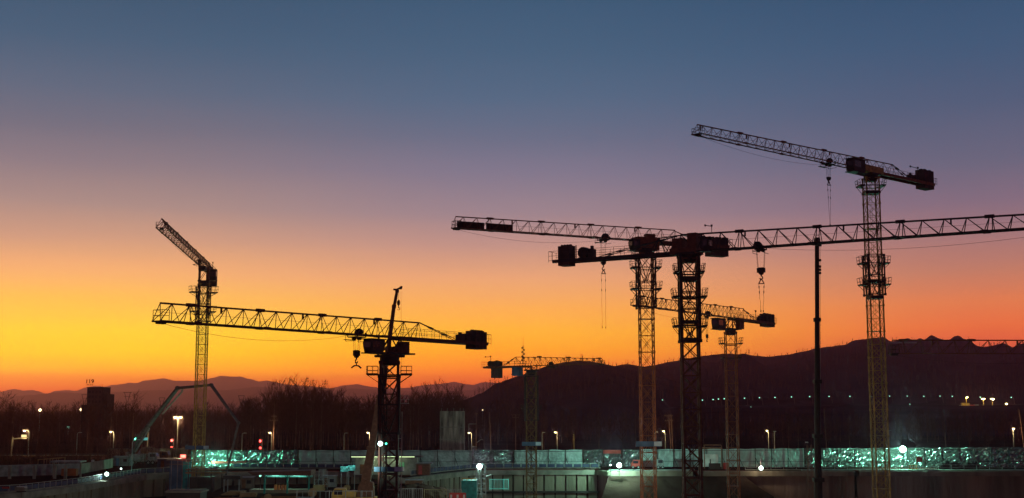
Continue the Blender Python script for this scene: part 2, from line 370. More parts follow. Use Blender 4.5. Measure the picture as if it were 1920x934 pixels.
# ---------------------------------------------------------------- tower cranes
class Crane:
    def __init__(s, label, mx, my, D, tipx, tipy, w, yaw, m, mj, zb=-14, name='tower_crane'):
        s.Pm = P(mx, my, D); s.Z = s.Pm.z; s.w = w; s.m = m; s.mj = mj; s.zb = zb; s.D = D
        tip = PZ(tipx, tipy, s.Z); d = tip - s.Pm; d.z = 0; s.L = d.length; s.u = d.normalized(); s.v = V((-s.u.y, s.u.x, 0)); s.tip = tip
        s.t = thing(name, (s.Pm.x, s.Pm.y, zb), label, 'tower crane', 'tower cranes over the building site')
        s.up = V((0, 0, 1)); s.yaw = yaw
        s.mx_ = V((math.cos(yaw), math.sin(yaw), 0)); s.my_ = V((-math.sin(yaw), math.cos(yaw), 0))
        print('CRANE', label[:30], 'Z %.1f L %.1f tipD %.1f' % (s.Z, s.L, tip.y))
    def Q(s, a, b, z): return s.Pm + s.u * a + s.v * b + s.up * z       # z relative to the deck line
    def A(s, px, b=0):
        k = (px - CX) / F; o = s.Pm + s.v * b; c0 = (s.Z - H) * st
        return (k * (o.y * ct + c0) - o.x) / (s.u.x - k * s.u.y * ct)
    def zz(s, a, py):
        p = s.Q(a, 0, 0); return ZD(py, p.y) - s.Z
    def ax(s): return (s.u, s.v, s.up)
    def pbox(s, name, x0, x1, y0, y1, bw, m=None, b=0, parent=None, extra=None):
        a0, a1 = s.A(x0), s.A(x1); a = (a0 + a1) / 2; z0, z1 = s.zz(a, y1), s.zz(a, y0)
        mb = MB(); s.pb(mb, a0, a1, z0, z1, bw, b)
        if extra: extra(mb, a0, a1, z0, z1)
        return mb.build(name, m or s.m, parent or s.t)
    def pb(s, mb, a0, a1, z0, z1, bw, b=0):
        mb.box(s.Q((a0 + a1) / 2, b, (z0 + z1) / 2), (abs(a1 - a0), bw, abs(z1 - z0)), s.ax())
    def mp(s, i, j, z, w=None):
        w = w or s.w; return V((s.Pm.x, s.Pm.y, 0)) + s.mx_ * (i * w / 2) + s.my_ * (j * w / 2) + s.up * z
    def mast(s, ztop, sec=None, th=.17, br=.075, style='x', part='mast', zb=None, w=None, m=None):
        mb = MB(); zb = s.zb if zb is None else zb; w = w or s.w; sec = sec or w * 1.25
        cs = [(-1, -1), (1, -1), (1, 1), (-1, 1)]
        for i, j in cs:
            mb.bar(s.mp(i, j, zb, w), s.mp(i, j, ztop, w), th)
        n = max(1, round((ztop - zb) / sec)); h = (ztop - zb) / n
        for k in range(n + 1):
            z = ztop - k * h
            for q in range(4):
                a, b = cs[q], cs[(q + 1) % 4]
                mb.bar(s.mp(*a, z, w), s.mp(*b, z, w), br * 1.15)
                if k < n:
                    z2 = z - h
                    if style == 'x':
                        mb.bar(s.mp(*a, z, w), s.mp(*b, z2, w), br); mb.bar(s.mp(*b, z, w), s.mp(*a, z2, w), br)
                    elif style == 'z':
                        if (k + q) % 2: a, b = b, a
                        mb.bar(s.mp(*a, z, w), s.mp(*b, z2, w), br)
                    else:       # k bracing
                        mid = (s.mp(*a, z2, w) + s.mp(*b, z2, w)) / 2
                        mb.bar(s.mp(*a, z, w), mid, br); mb.bar(s.mp(*b, z, w), mid, br)
            if k % 2 == 0:
                for i, j in cs: mb.bar(s.mp(i, j, z - .18, w), s.mp(i, j, z + .18, w), th * 1.5)
        if part == 'mast':   # ladder, cables and landing grates inside
            x = .28
            for i in (-1, 1): mb.bar(s.mp(i * .17, .3, zb, w), s.mp(i * .17, .3, ztop, w), .035)
            z = zb
            while z < ztop: mb.bar(s.mp(-.17, .3, z, w), s.mp(.17, .3, z, w), .025); z += .45
            for k in range(0, n, 4): mb.box(s.mp(0, .1, ztop - k * h, w), (w * .9, w * .7, .06), (s.mx_, s.my_, s.up))
        return mb.build(part, m or s.m, s.t)
    def cage(s, z0, z1, dw=.55, th=.2):
        return s.mast(z1, sec=(z1 - z0) / 2, th=th, br=.11, part='climbing_frame', zb=z0, w=s.w + dw, style='k', m=M_DK)
    def plat(s, z, out=1.0, h=1.15, sides=(-1, 1), front=True, lean=.15):
        mb = MB(); w = s.w + .5
        mb.box(s.mp(0, -1, z, w + .5), (w + .2, .5, .08), (s.mx_, s.my_, s.up)); mb.box(s.mp(0, 1, z, w + .5), (w + .2, .5, .08), (s.mx_, s.my_, s.up))
        rls = []
        for i in sides:
            rl = MB(); rls.append(rl); c = s.mp(i, 0, z, w) + s.mx_ * (i * out / 2); mb.box(c, (out, w, .1), (s.mx_, s.my_, s.up))
            mb.bar(s.mp(i, -.8, z - .9, w), c + s.mx_ * (i * out / 2) - s.my_ * w * .4, .07); mb.bar(s.mp(i, .8, z - .9, w), c + s.mx_ * (i * out / 2) + s.my_ * w * .4, .07)
            o = s.mx_ * i
            pts = [s.mp(i, -1, z, w) + o * .08, s.mp(i, -1, z, w) + o * out, s.mp(i, 1, z, w) + o * out, s.mp(i, 1, z, w) + o * .08]
            for p in pts + [(pts[1] + pts[2]) / 2, (pts[0] + pts[1]) / 2, (pts[2] + pts[3]) / 2]: rl.bar(p, p + s.up * h + (o * lean), .05)
            for hh in (h, h * .5): rl.path([p + s.up * hh + o * lean * hh / h for p in pts], .05)
            rl.path([p + s.up * .1 for p in pts], .13)
        d = mb.build('platform', M_DK, s.t); [q_.build('railing', M_DK, d) for q_ in rls]; return d
    def jib(s, d0, d1, bay, a0=None, a1=None, top=.2, bot=.17, dg=.085, bw=.6, lumps=4, part='jib', m=None, tipcage=True):
        mb = MB(); a0 = -2 if a0 is None else a0; a1 = s.L if a1 is None else a1
        dep = lambda a: d0 + (d1 - d0) * max(0, min(1, a / s.L))
        n = max(2, round((a1 - a0) / bay)); b = (a1 - a0) / n
        for q in (-1, 1): mb.bar(s.Q(a0, q * bw, 0), s.Q(a1, q * bw, 0), bot)
        mb.bar(s.Q(a0, 0, dep(a0)), s.Q(a1 - .4, 0, dep(a1)), top)
        for k in range(n):
            at = a0 + b * (k + .2) if k else a0; ab = a0 + b * k
            for q in (-1, 1):
                mb.bar(s.Q(at, 0, dep(at)), s.Q(ab, q * bw, 0), dg)
                mb.bar(s.Q(at, 0, dep(at)), s.Q(ab + b, q * bw, 0), dg)
            mb.bar(s.Q(ab, -bw, 0), s.Q(ab, bw, 0), dg); mb.bar(s.Q(ab, -bw, 0), s.Q(ab + b, bw, 0), dg * .8)
            if lumps and k % lumps == lumps - 1:
                mb.box(s.Q(at, 0, dep(at) + .02), (1.0, .34, top * 1.9), s.ax())
                for q in (-1, 1): mb.box(s.Q(ab, q * bw, 0), (.8, .3, bot * 1.5), s.ax()); mb.bar(s.Q(at + .12 * b, 0, dep(at)), s.Q(ab + .35 * b, q * bw, 0), dg)
            if k % 5 == 3: mb.box(s.Q(at + .3 * b, 0, dep(at) - .35), (.16, .16, .55), s.ax())
        mb.bar(s.Q(a1 - .4, 0, dep(a1)), s.Q(a1, bw, 0), dg); mb.bar(s.Q(a1 - .4, 0, dep(a1)), s.Q(a1, -bw, 0), dg)
        o = mb.build(part, m or s.mj, s.t)
        rp = MB(); rp.bar(s.Q(max(a0, 0), 0, dep(0) * .55), s.Q(a1, 0, dep(a1) * .5), .025)
        pts = [s.Q(a1 * (1 - t / 14 * .8), .1, -.05 - 1.2 * math.sin(math.pi * t / 14) ** .8) for t in range(15)]; rp.path(pts, .028); rp.build('trolley_rope', M_ROPE, s.t)
        if tipcage:
            tc_ = MB(); hh = dep(a1) * .62
            pts = [s.Q(a1 - 1.0, -bw - .05, 0), s.Q(a1 - .12, -bw - .05, 0), s.Q(a1 - .12, bw + .05, 0), s.Q(a1 - 1.0, bw + .05, 0)]
            for p in pts: tc_.bar(p, p + s.up * hh, .05)
            for h in (0, hh * .5, hh): tc_.path([p + s.up * h for p in pts], .05 if h else .12)
            tc_.box(s.Q(a1 - .55, 0, -.12), (.9, .5, .3), s.ax())
            tc_.build('tip_cage', M_DK, s.t)
        return o
    def counter(s, xend, thick=.42, bw=.75, rail=(0, 1), railh=1.05, a_in=-.8, m=None):
        ae = s.A(xend) if xend is not None else -16
        mb = MB()
        for q in (-1, 1): mb.box(s.Q((a_in + ae) / 2, q * bw, -thick / 2 + .1), (abs(ae - a_in), .22, thick), s.ax())
        mb.box(s.Q((a_in + ae) / 2, 0, -.02), (abs(ae - a_in), bw * 1.8, .08), s.ax())
        o = mb.build('counter_jib', m or s.mj, s.t)
        rl = MB(); n = max(2, int(abs(ae - a_in) / 1.4))
        for q in (-1, 1):
            for k in range(n + 1):
                a = a_in + (ae - a_in) * k / n; rl.bar(s.Q(a, q * (bw + .18), -.15), s.Q(a, q * (bw + .18), railh), .045)
            for h in (railh, railh * .5): rl.bar(s.Q(a_in, q * (bw + .18), h), s.Q(ae, q * (bw + .18), h), .04)
        rl.path([s.Q(ae - .5, -bw - .2, railh), s.Q(ae - .5, bw + .2, railh)], .045)
        for q in (-1, 0, 1): rl.bar(s.Q(ae - .5, q * (bw + .18), -.2), s.Q(ae - .5, q * (bw + .18), railh), .045)
        for h in (railh, railh * .5, 0):
            for q in (-1, 1): rl.bar(s.Q(ae, q * (bw + .18), h), s.Q(ae - .5, q * (bw + .18), h), .045)
        rl.build('railing', M_DK, o); return ae
    def tie(s, pts, w=.07, bw=.45, name='tie_bar'):
        mb = MB()
        for q in (-1, 1):
            L = [s.Q(a, q * bw * min(1, i * .5 + .15), z) for i, (a, z) in enumerate(pts)]
            mb.path(L, w)
            for p, r in zip(L, L[1:]):
                for t in (.3, .65): c = p.lerp(r, t); d = (r - p).normalized(); mb.bar(c - d * .35, c + d * .35, w * 2)
        return mb.build(name, M_DK, s.t)
    def winch(s, a0, a1, z0, z1, bw=1.0):
        mb = MB(); c = (a0 + a1) / 2; L = abs(a1 - a0)
        mb.box(s.Q(c, 0, z0 + .08), (L, bw, .16), s.ax())
        mb.bar(s.Q(c - L * .2, -bw * .45, z0 + (z1 - z0) * .5), s.Q(c - L * .2, bw * .45, z0 + (z1 - z0) * .5), (z1 - z0) * .95, n=12)
        mb.box(s.Q(c + L * .28, 0, z0 + (z1 - z0) * .4), (L * .36, bw * .7, (z1 - z0) * .75), s.ax())
        mb.box(s.Q(c + L * .3, 0, z0 + (z1 - z0) * .85), (L * .14, bw * .3, (z1 - z0) * .4), s.ax())
        return mb.build('hoist_winch', M_DK, s.t)
    def weight(s, a0, a1, z0, z1, bw=1.5, n=5):
        mb = MB(); L = abs(a1 - a0) / n; sg = 1 if a1 > a0 else -1
        for k in range(n):
            a = a0 + sg * L * (k + .5); dz = .18 * (k % 2); mb.box(s.Q(a, 0, (z0 + z1) / 2 - dz * .3), (L * .9, bw, (z1 - z0) - dz * .6), s.ax())
            mb.box(s.Q(a, 0, z1 + .06), (L * .4, bw * .25, .18), s.ax())
        mb.box(s.Q((a0 + a1) / 2, 0, (z0 + z1) / 2 + .1), (abs(a1 - a0) * .96, bw * .9, (z1 - z0) * .8), s.ax())
        return mb.build('counterweight', mat('weight_concrete', (.09, .06, .05), .9), s.t)
    def cabpx(s, x0, x1, y0, y1, b=1.3, bw=1.3):
        a0, a1 = s.A(x0, b), s.A(x1, b); a = (a0 + a1) / 2; p = s.Q(a, b, 0); return s.cab(a0, a1, ZD(y1, p.y) - s.Z, ZD(y0, p.y) - s.Z, b, bw)
    def cab(s, a0, a1, z0, z1, b=-1.5, bw=1.4, lean=.3):
        sg = 1 if a1 > a0 else -1      # a1 is the front (towards the tip)
        mb = MB(); prof = [(a0, z0 + .3), (a0, z1), (a1 - sg * .15, z1), (a1, z1 - .35), (a1 - sg * lean * .2, z0 + (z1 - z0) * .45), (a1 - sg * lean, z0), (a0 + sg * .4, z0)]
        mb.prism([s.Q(a, b - bw / 2, z) for a, z in prof], s.v * bw)
        mb.box(s.Q((a0 + a1) / 2, b, z1 + .05), (abs(a1 - a0) + .3, bw + .25, .1), s.ax())
        mb.box(s.Q((a0 + a1) / 2 - sg * .2, b, z0 - .08), (abs(a1 - a0) + .6, bw + .3, .12), s.ax())
        o = mb.build('cab', M_DK, s.t)
        gl = MB(); am = a0 + (a1 - a0) * .62; h = (z1 - z0)
        for q in (-1, 1): gl.box(s.Q(am, b + q * (bw / 2 + .012), z0 + h * .62), (abs(a1 - a0) * .5, .02, h * .5), s.ax())
        gl.box(s.Q(a1 + sg * .012, b, z0 + h * .6), (.02, bw * .8, h * .45), s.ax())
        gl.build('window', M_GLASS, o); return o
    def head(s, z0, z1, wb=None, m=None):   # slewing ring, turntable and tower head between mast top (z0) and the deck (z1), metres rel. deck
        wb = wb or s.w * 1.15; mb = MB()
        mb.bar(s.Q(0, 0, z0), s.Q(0, 0, z0 + .5), wb, n=16); mb.bar(s.Q(0, 0, z0 - .45), s.Q(0, 0, z0), wb * .9, wb * 1.08, n=8)
        mb.box(s.Q(0, 0, z0 + .62), (wb * 1.15, wb * 1.05, .28), s.ax()); mb.build('slewing_ring', M_DK, s.t)
        th = MB(); h = wb * .42
        for i in (-1, 1):
            for j in (-1, 1): th.bar(s.Q(i * h, j * h, z0 + .7), s.Q(i * h, j * h * .9, z1), .2)
            th.bar(s.Q(i * h, -h, z0 + .7), s.Q(i * h, h, z1), .11); th.bar(s.Q(-h, i * h, z0 + .7), s.Q(h, i * h, z1), .11); th.bar(s.Q(h, i * h, z0 + .7), s.Q(-h, i * h, z1), .11)
        th.build('tower_head', m or s.mj, s.t)
    def trolley(s, a, wd=1.7, bw=.75, motor=True, py=None):
        mb = MB(); mb.box(s.Q(a, 0, -.28), (wd, bw * 1.6, .12), s.ax())
        for i in (-1, 1):
            for q in (-1, 1):
                mb.bar(s.Q(a + i * wd * .4, q * bw, -.3), s.Q(a + i * wd * .4, q * bw, .2), .12); mb.bar(s.Q(a + i * wd * .4, q * bw - .06, .08), s.Q(a + i * wd * .4, q * bw + .06, .08), .3, n=10)
            mb.bar(s.Q(a + i * wd * .25, -.2, -.4), s.Q(a + i * wd * .25, .2, -.4), .42, n=10)
            mb.path([s.Q(a + i * wd * .62, -bw, .15), s.Q(a + i * wd * .62, -bw, -.75), s.Q(a + i * wd * .62, bw, -.75)], .05)
        mb.box(s.Q(a, -bw - .3, -.55), (wd, .5, .06), s.ax())
        o = mb.build('trolley', M_DK, s.t)
        if motor: MB().lump(s.Q(a - .35, 0, .35), .48, (1.1, .8, .8), a).build('trolley_motor', M_DK, s.t)
    def hook(s, a, py0, py1, ropew=.5, kind='block', px=None):
        z0, z1 = s.zz(a, py0), s.zz(a, py1); rp = MB()
        for q in (-1, 1):
            for b in (-.12, .12): rp.bar(s.Q(a + q * ropew, b, -.5), s.Q(a + q * ropew * .75, b, z0), .035)
        rp.build('hoist_rope', M_ROPE, s.t)
        hb = MB(); h = z0 - z1
        hb.box(s.Q(a, 0, z0 - h * .22), (ropew * 1.9, .35, h * .4), s.ax()); hb.box(s.Q(a, 0, z0 - h * .05), (ropew * 1.2, .25, h * .14), s.ax())
        hb.bar(s.Q(a, -.2, z0 - h * .42), s.Q(a, .2, z0 - h * .42), ropew * 1.1, n=12)
        hb.bar(s.Q(a, 0, z0 - h * .4), s.Q(a, 0, z0 - h * .72), .16)
        r = max(.18, h * .13); c = z0 - h * .86
        hb.path([s.Q(a + r * math.sin(t), 0, c + r * math.cos(t)) for t in [i * math.pi * 1.5 / 8 for i in range(9)]], .11)
        hb.build('hook_block', M_DK, s.t); return z1
    def sling(s, a, zt, py_b, spread_t=.35, spread_b=.35, tri=True):
        zb = s.zz(a, py_b); mb = MB()
        if tri:
            mb.path([s.Q(a, 0, zt + .25), s.Q(a - spread_t, 0, zt - .35), s.Q(a + spread_t, 0, zt - .35), s.Q(a, 0, zt + .25)], .1)
        for q in (-1, 1):
            A_, B_ = s.Q(a + q * spread_t, 0, zt - .35), s.Q(a + q * spread_b, q * .1, zb); mb.path([A_.lerp(B_, t / 6) + s.u * (.04 * math.sin(t * 2.1 + q)) for t in range(7)], .032)
            for t in (.12, .3, .97): c = A_.lerp(B_, t); mb.bar(c + s.up * .15, c - s.up * .15, .09)
        mb.build('sling', M_ROPE, s.t)
    def vane(s, a, z, h=1.3, arm=-1.6):
        mb = MB(); mb.bar(s.Q(a, 0, z), s.Q(a, 0, z + h), .09); mb.bar(s.Q(a + .1, 0, z + h), s.Q(a + arm, 0, z + h + .05), .09); mb.box(s.Q(a + arm, 0, z + h + .05), (.25, .12, .28), s.ax())
        mb.box(s.Q(a, 0, z + h + .1), (.22, .22, .3), s.ax()); mb.build('wind_gauge', M_DK, s.t)
    def sign(s, py, wl, wr, h=.75, m=None):   # board strapped on the mast
        zc = ZD(py, s.D); mb = MB(); f = V((s.Pm.x, s.Pm.y - s.w * .5 - .35, zc)); f2 = f
        mb.box(f + V(((wr - wl) / 2, 0, 0)), (wl + wr, .12, h)); mb.bar(f + V((-s.w * .4, 0, 0)), f + V((-s.w * .4, .45, 0)), .08); mb.bar(f + V((s.w * .4, 0, 0)), f + V((s.w * .4, .45, 0)), .08)
        o = mb.build('mast_board', M_BLUE, s.t)
        MB().box(f + V((wr - .5, -.085, .02)), (1.1, .04, h * .85)).build('pale_sign', mat('pale_board', (.45, .6, .65), .5), o)

# ---- crane 1: jib pointing towards the camera, far left
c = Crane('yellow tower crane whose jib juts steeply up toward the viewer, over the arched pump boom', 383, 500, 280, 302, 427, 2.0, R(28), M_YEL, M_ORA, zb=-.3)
zt = ZD(533, 280); c.mast(zt, style='x', sec=2.2)
c.cage(ZD(603, 280), ZD(538, 280)); c.plat(ZD(549, 280), 1.6, 1.4); c.plat(ZD(585, 280), 1.3, 1.3)
c.head(zt - c.Z, 0); c.jib(1.75, 1.6, 3.4, a0=-9, lumps=4, bw=.85, dg=.08)
ae = c.counter(None, a_in=-1.2, railh=1.1)
c.tie([(-9, 1.7), (-15, .4)]); c.winch(-10.5, -13.3, .05, 1.3); c.weight(-13.2, -15.6, -3.0, .9, 2.3, 4)
c.cab(-.2, 1.8, -3.0, -.9, b=2.1, bw=1.3); c.vane(-15.9, 1.2, 1.4, -.6)
c.trolley(8.5); MB().box(c.Q(2.5, 0, -.7), (3.4, 1.5, .9), c.ax()).build('control_box', M_DK, c.t)
z = c.hook(8.5, 556, 572, .25); c.sign(839, 2.6, 2.4, .8)

# ---- crane 2: big crane with a lit tower foot
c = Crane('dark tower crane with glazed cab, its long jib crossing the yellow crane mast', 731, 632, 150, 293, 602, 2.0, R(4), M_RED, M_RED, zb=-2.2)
zt = ZD(680, 150); c.mast(zt, style='x', sec=1.9, th=.28, br=.11); c.cage(ZD(812, 150), ZD(706, 150), .35, .2)
c.head(ZD(678, 150) - c.Z, 0, 2.3)
c.jib(1.95, 1.75, 2.35, a0=c.A(785), top=.17, bot=.17, dg=.065, bw=.6, lumps=4)
ae = c.counter(905, .4, .8, railh=1.1)
c.tie([(c.A(785), 2.0), (c.A(857), .1)], .07); c.winch(c.A(858), c.A(880), .1, 1.15, 1.2); c.weight(c.A(882), c.A(904), c.zz(c.A(893), 655), c.zz(c.A(893), 621), 1.6, 4)
c.cabpx(714, 688.5, 637, 661)
mb = MB(); mb.box(c.Q(-.4, 0, c.zz(0, 663)), (5.2, 2.8, .18), c.ax()); mb.build('service_platform', M_DK, c.t)
c.pbox('control_box', 750, 762, 641, 662, 1.0); c.pbox('electrical_box', 739, 749, 650, 662, 1.0)
c.plat(ZD(703, 150), 1.35, 1.0, lean=0)
c.trolley(c.A(669), 1.7); z1 = c.hook(c.A(669), 657, 681, .45)
mb = MB(); a = c.A(669); zb_ = c.zz(a, 690); mb.path([c.Q(a - .8, 0, zb_), c.Q(a - .35, 0, zb_ + .25), c.Q(a + .35, 0, zb_ + .25), c.Q(a + .8, 0, zb_)], .14); mb.bar(c.Q(a, 0, zb_ + .2), c.Q(a, 0, z1 + .1), .12); mb.build('lifting_beam', M_DK, c.t)
mb = MB()     # hose and cable bundles down the mast
for k, x in enumerate((-.85, -.6, -.35)):
    pts = [c.mp(x * .9, -.75, ZD(690, 150) - t * 1.6) + V((.08 * math.sin(t * 1.7 + k), 0, 0)) for t in range(14)]; mb.path(pts, .16)
mb.build('cable_bundle', M_DK, c.t)
c.sign(879, 1.5, 1.9, .55)
mb = MB(); x0 = c.Pm + V((1.0, -.9, 0))
for dx, dy in ((0, 0), (.58, 0), (.58, .5), (0, .5)): mb.bar(V((x0.x + dx, x0.y + dy, -2.2)), V((x0.x + dx, x0.y + dy, ZD(772, 150))), .06)
zc = -2.2; k = 0
while zc < ZD(772, 150) - .9:
    mb.bar(V((x0.x, x0.y, zc)), V((x0.x + .58, x0.y, zc)), .05)
    if zc < ZD(885, 150): mb.bar(V((x0.x + (.58 if k % 2 else 0), x0.y, zc)), V((x0.x + (0 if k % 2 else .58), x0.y, zc + 1.1)), .045)
    zc += 1.1; k += 1
mb.build('lattice_ladder_frame', mat('pale_lattice', (.45, .38, .32), .6), c.t)
mb = MB(); zc = ZD(756, 150); q = c.Pm + V((1.35, -.3, 0)); q.z = zc
for dz in (0, .42, .85): mb.path([q + V((0, 0, dz)), q + V((.9, 0, dz)), q + V((.9, .8, dz))], .05)
for dx in (0, .45, .9): mb.bar(q + V((dx, 0, -.05)), q + V((dx, 0, .9)), .05)
mb.box(q + V((.45, .4, -.05)), (.95, .85, .08)); mb.build('small_landing', M_GRY, c.t)
# ---- crane 4: left jib with two boards
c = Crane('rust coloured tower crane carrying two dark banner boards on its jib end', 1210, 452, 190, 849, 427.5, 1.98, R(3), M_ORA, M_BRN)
zt = ZD(476, 190); c.mast(zt, style='x', sec=2.45, br=.065, th=.16)
c.head(zt - c.Z, 0, 2.1)
c.jib(1.95, 1.62, 2.1, a0=c.A(1266), top=.14, bot=.14, dg=.055, bw=.55, lumps=4)
c.counter(1362, .5, .75); c.tie([(c.A(1266), 1.8), (c.A(1320), .2)])
c.winch(c.A(1300), c.A(1322), .1, 1.4); c.weight(c.A(1327), c.A(1360), c.zz(c.A(1342), 481), c.zz(c.A(1342), 446), 1.7, 5)
c.pbox('slewing_motor_housing', 1190, 1230, 446, 470, 1.9); c.pbox('control_box', 1217, 1232, 438, 454, 1.0, b=-.9); c.cabpx(1196, 1182, 450, 469)
c.cage(ZD(577, 190), ZD(481, 190)); c.plat(ZD(503, 190), .9); c.plat(ZD(543, 190), .9); c.plat(ZD(480, 190), .5, .5)
a = c.A(1131); c.trolley(a, 1.5); zh = c.hook(a, 486, 507, .38); c.sling(a, zh - .15, 617, .33, .36)
for x0, x1, y0, y1, y2, y3 in ((857.5, 908.5, 413.5, 416, 424, 427.5), (912, 962, 417.5, 421, 429, 432)):
    a0, a1 = c.A(x0, -.62), c.A(x1, -.62); zb_ = .12; mb = MB(); mb.box(c.Q((a0 + a1) / 2, -.72, .62), (abs(a1 - a0), .08, 1.05), c.ax()); mb.build('name_board', mat('board_dark', (.03, .012, .012), .7), c.t)
c.vane(c.A(1335), 2.0, 1.0, 1.2); c.sign(832, 1.9, 1.8, .75)
# ---- crane 3: thick front crane, jib out of frame to the right
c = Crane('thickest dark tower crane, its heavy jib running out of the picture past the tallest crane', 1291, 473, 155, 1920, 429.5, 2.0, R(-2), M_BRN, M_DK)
L0 = c.L; c.L = L0 + 8
zt = ZD(486, 155); c.mast(zt, style='x', sec=2.0, th=.24, br=.105)
c.head(zt - c.Z, 0, 2.2)
c.jib(2.2, 1.42, 2.35, a0=-1, top=.19, bot=.17, dg=.08, bw=.62, lumps=4, part='jib')
c.counter(1042, .42, .8, railh=1.2); 
c.weight(c.A(1073), c.A(1052), c.zz(c.A(1062), 499), c.zz(c.A(1062), 461), 1.7, 4); c.winch(c.A(1116), c.A(1088), .05, 1.6, 1.3)
mb = MB(); mb.bar(c.Q(c.A(1076), .6, -.2), c.Q(c.A(1076), .6, 2.0), .14); mb.build('deck_post', M_DK, c.t)
c.tie([(c.A(1270), 2.05), (c.A(1180), 1.0), (c.A(1123), .1)], .075)
mb = MB(); mb.bar(c.Q(0, 0, 2.2), c.Q(c.A(1236), 0, 1.98), .13); [mb.bar(c.Q(c.A(x), 0, 2.05), c.Q(c.A(y), q * .6, 0), .1) for x, y in ((1266, 1252), (1236, 1252), (1236, 1220)) for q in (-1, 1)]; mb.build('head_strut', M_DK, c.t)
c.pbox('motor_housing', 1265, 1284, 448, 472, 1.6); c.pbox('tower_top_box', 1294, 1311, 438, 472, 1.7); c.pbox('turntable_housing', 1262, 1312, 466, 478, 2.2)
c.cabpx(1316, 1332, 447, 470, -1.3)
c.cage(ZD(640, 155), ZD(480, 155), .3, .26); c.plat(ZD(512, 155), .5, 1.05); c.plat(ZD(558, 155), .75, 1.05); c.plat(ZD(613, 155), .7, 1.0)
mb = MB(); mb.box(c.mp(0, 0, ZD(524, 155)), (2.5, 2.5, .45)); mb.build('collar', M_DK, c.t); mb = MB(); mb.box(c.mp(0, 0, ZD(604, 155)), (2.3, 2.3, .35)); mb.build('collar', M_DK, c.t); mb = MB(); mb.prism([c.mp(-.9, -1.15, ZD(634, 155)), c.mp(.9, -1.15, ZD(634, 155)), c.mp(.5, -1.15, ZD(642, 155)), c.mp(-.5, -1.15, ZD(642, 155))], (0, 2, 0)); mb.build('collar', M_DK, c.t)
a = c.A(1426); c.trolley(a, 1.1); zh = c.hook(a, 502, 524, .5); c.sling(a, zh - .15, 585, .33, .1)
# ---- crane 5: tallest
c = Crane('tallest yellow tower crane rising over the rounded hill peaks', 1632, 322, 200, 1304, 251, 2.0, R(2), M_YEL, M_ORA)
zt = ZD(335, 200); c.mast(zt, style='x', sec=2.05, th=.19, br=.06)
c.head(zt - c.Z, 0, 2.2)
c.jib(1.95, 1.35, 2.05, a0=c.A(1673), top=.14, bot=.14, dg=.055, bw=.7, lumps=5)
c.counter(1744, .5, .8, railh=.95); c.tie([(c.A(1673), 2.0), (c.A(1703), .2)])
c.winch(c.A(1703), c.A(1722), .05, 1.15); c.weight(c.A(1725), c.A(1743), c.zz(c.A(1734), 355), c.zz(c.A(1734), 320), 1.7, 4)
c.cabpx(1616, 1593, 300, 323, 1.2); c.pbox('turntable_housing', 1598, 1646, 312, 324, 2.2)
c.vane(c.A(1722), 1.0, 1.3, 2.3)
c.plat(ZD(350, 200), .75, 1.0); c.cage(ZD(553, 200), ZD(480, 200)); c.plat(ZD(495, 200), .95); c.plat(ZD(535, 200), .95)
for y_, w_, h_ in ((362, 2.4, .4), (529, 2.6, .3), (558, 2.2, .5)): mb = MB(); mb.box(c.mp(0, 0, ZD(y_, 200)), (w_, w_, h_)); mb.build('collar', M_DK, c.t)
a = c.A(1553); c.trolley(a, 1.7); zh = c.hook(a, 332, 342, .4); c.sling(a, zh - .1, 425, .38, .22)
# ---- crane 6: small distant crane
c = Crane('small orange tower crane seen low between the thick crane and the straight boom', 1369, 596, 240, 1188, 572, 1.95, R(0), M_ORA, M_BRN)
zt = ZD(624, 240); c.mast(zt, style='z', sec=2.3)
c.head(zt - c.Z, 0, 2.1)
c.jib(2.1, 1.6, 1.7, a0=c.A(1395), top=.13, bot=.13, dg=.055, bw=.6, lumps=4)
c.counter(1446, .45, .8); c.tie([(c.A(1395), 1.9), (c.A(1418), .2)]); c.weight(c.A(1431), c.A(1446), c.zz(c.A(1438), 613), c.zz(c.A(1438), 589), 1.6, 3)
c.winch(c.A(1421), c.A(1430), .05, 1.1); c.vane(c.A(1417), .1, 1.8, -.2)
c.cabpx(1355, 1339.5, 598, 617, 1.2); c.pbox('control_box', 1383, 1391, 601, 617, .9)
mb = MB(); mb.box(c.Q(0, 0, c.zz(0, 617)), (5, 2.4, .15), c.ax()); mb.build('service_platform', M_DK, c.t)
c.plat(ZD(645, 240), .8); c.plat(ZD(672, 240), .5, .8)
a = c.A(1325); c.trolley(a, 1.3); c.hook(a, 627, 641, .22)
# ---- crane 7: low crane before the hill
c = Crane('lowest brown tower crane before the hill, a thin antenna rack on its head', 996, 686, 262, 1132, 682, 1.95, R(4), mat('ochre_brown_paint', (.15, .085, .03), .7, vscale=2), M_BRN)
zt = ZD(700, 262); c.mast(zt, style='x', sec=2.2, br=.085)
c.head(zt - c.Z, 0, 2.0); c.jib(1.9, 1.0, 1.55, a0=c.A(967), top=.13, bot=.13, dg=.065, bw=.55, lumps=5)
c.counter(911, .42, .75); c.tie([(c.A(967), 1.9), (c.A(945), .2)]); c.weight(c.A(925), c.A(938), c.zz(c.A(932), 709), c.zz(c.A(932), 678), 1.5, 3)
c.winch(c.A(936), c.A(914), .05, 1.3); c.vane(c.A(920), 1.0, 1.1, -1.5)
c.pbox('blue_cabinet', 969.5, 983, 689, 705, 1.2, m=M_BLUE, b=-1.0)
mb = MB(); a = c.A(981)
for q in (-.18, .18): mb.bar(c.Q(a + q, 0, .3), c.Q(a + q, 0, c.zz(a, 648)), .06)
mb.bar(c.Q(a, 0, .3), c.Q(a, 0, c.zz(a, 633)), .05)
for k in range(7): mb.box(c.Q(a + (.25 if k % 2 else -.25), 0, 1.2 + k * .42), (.28, .25, .3), c.ax())
mb.build('antenna_rack', M_DK, c.t)
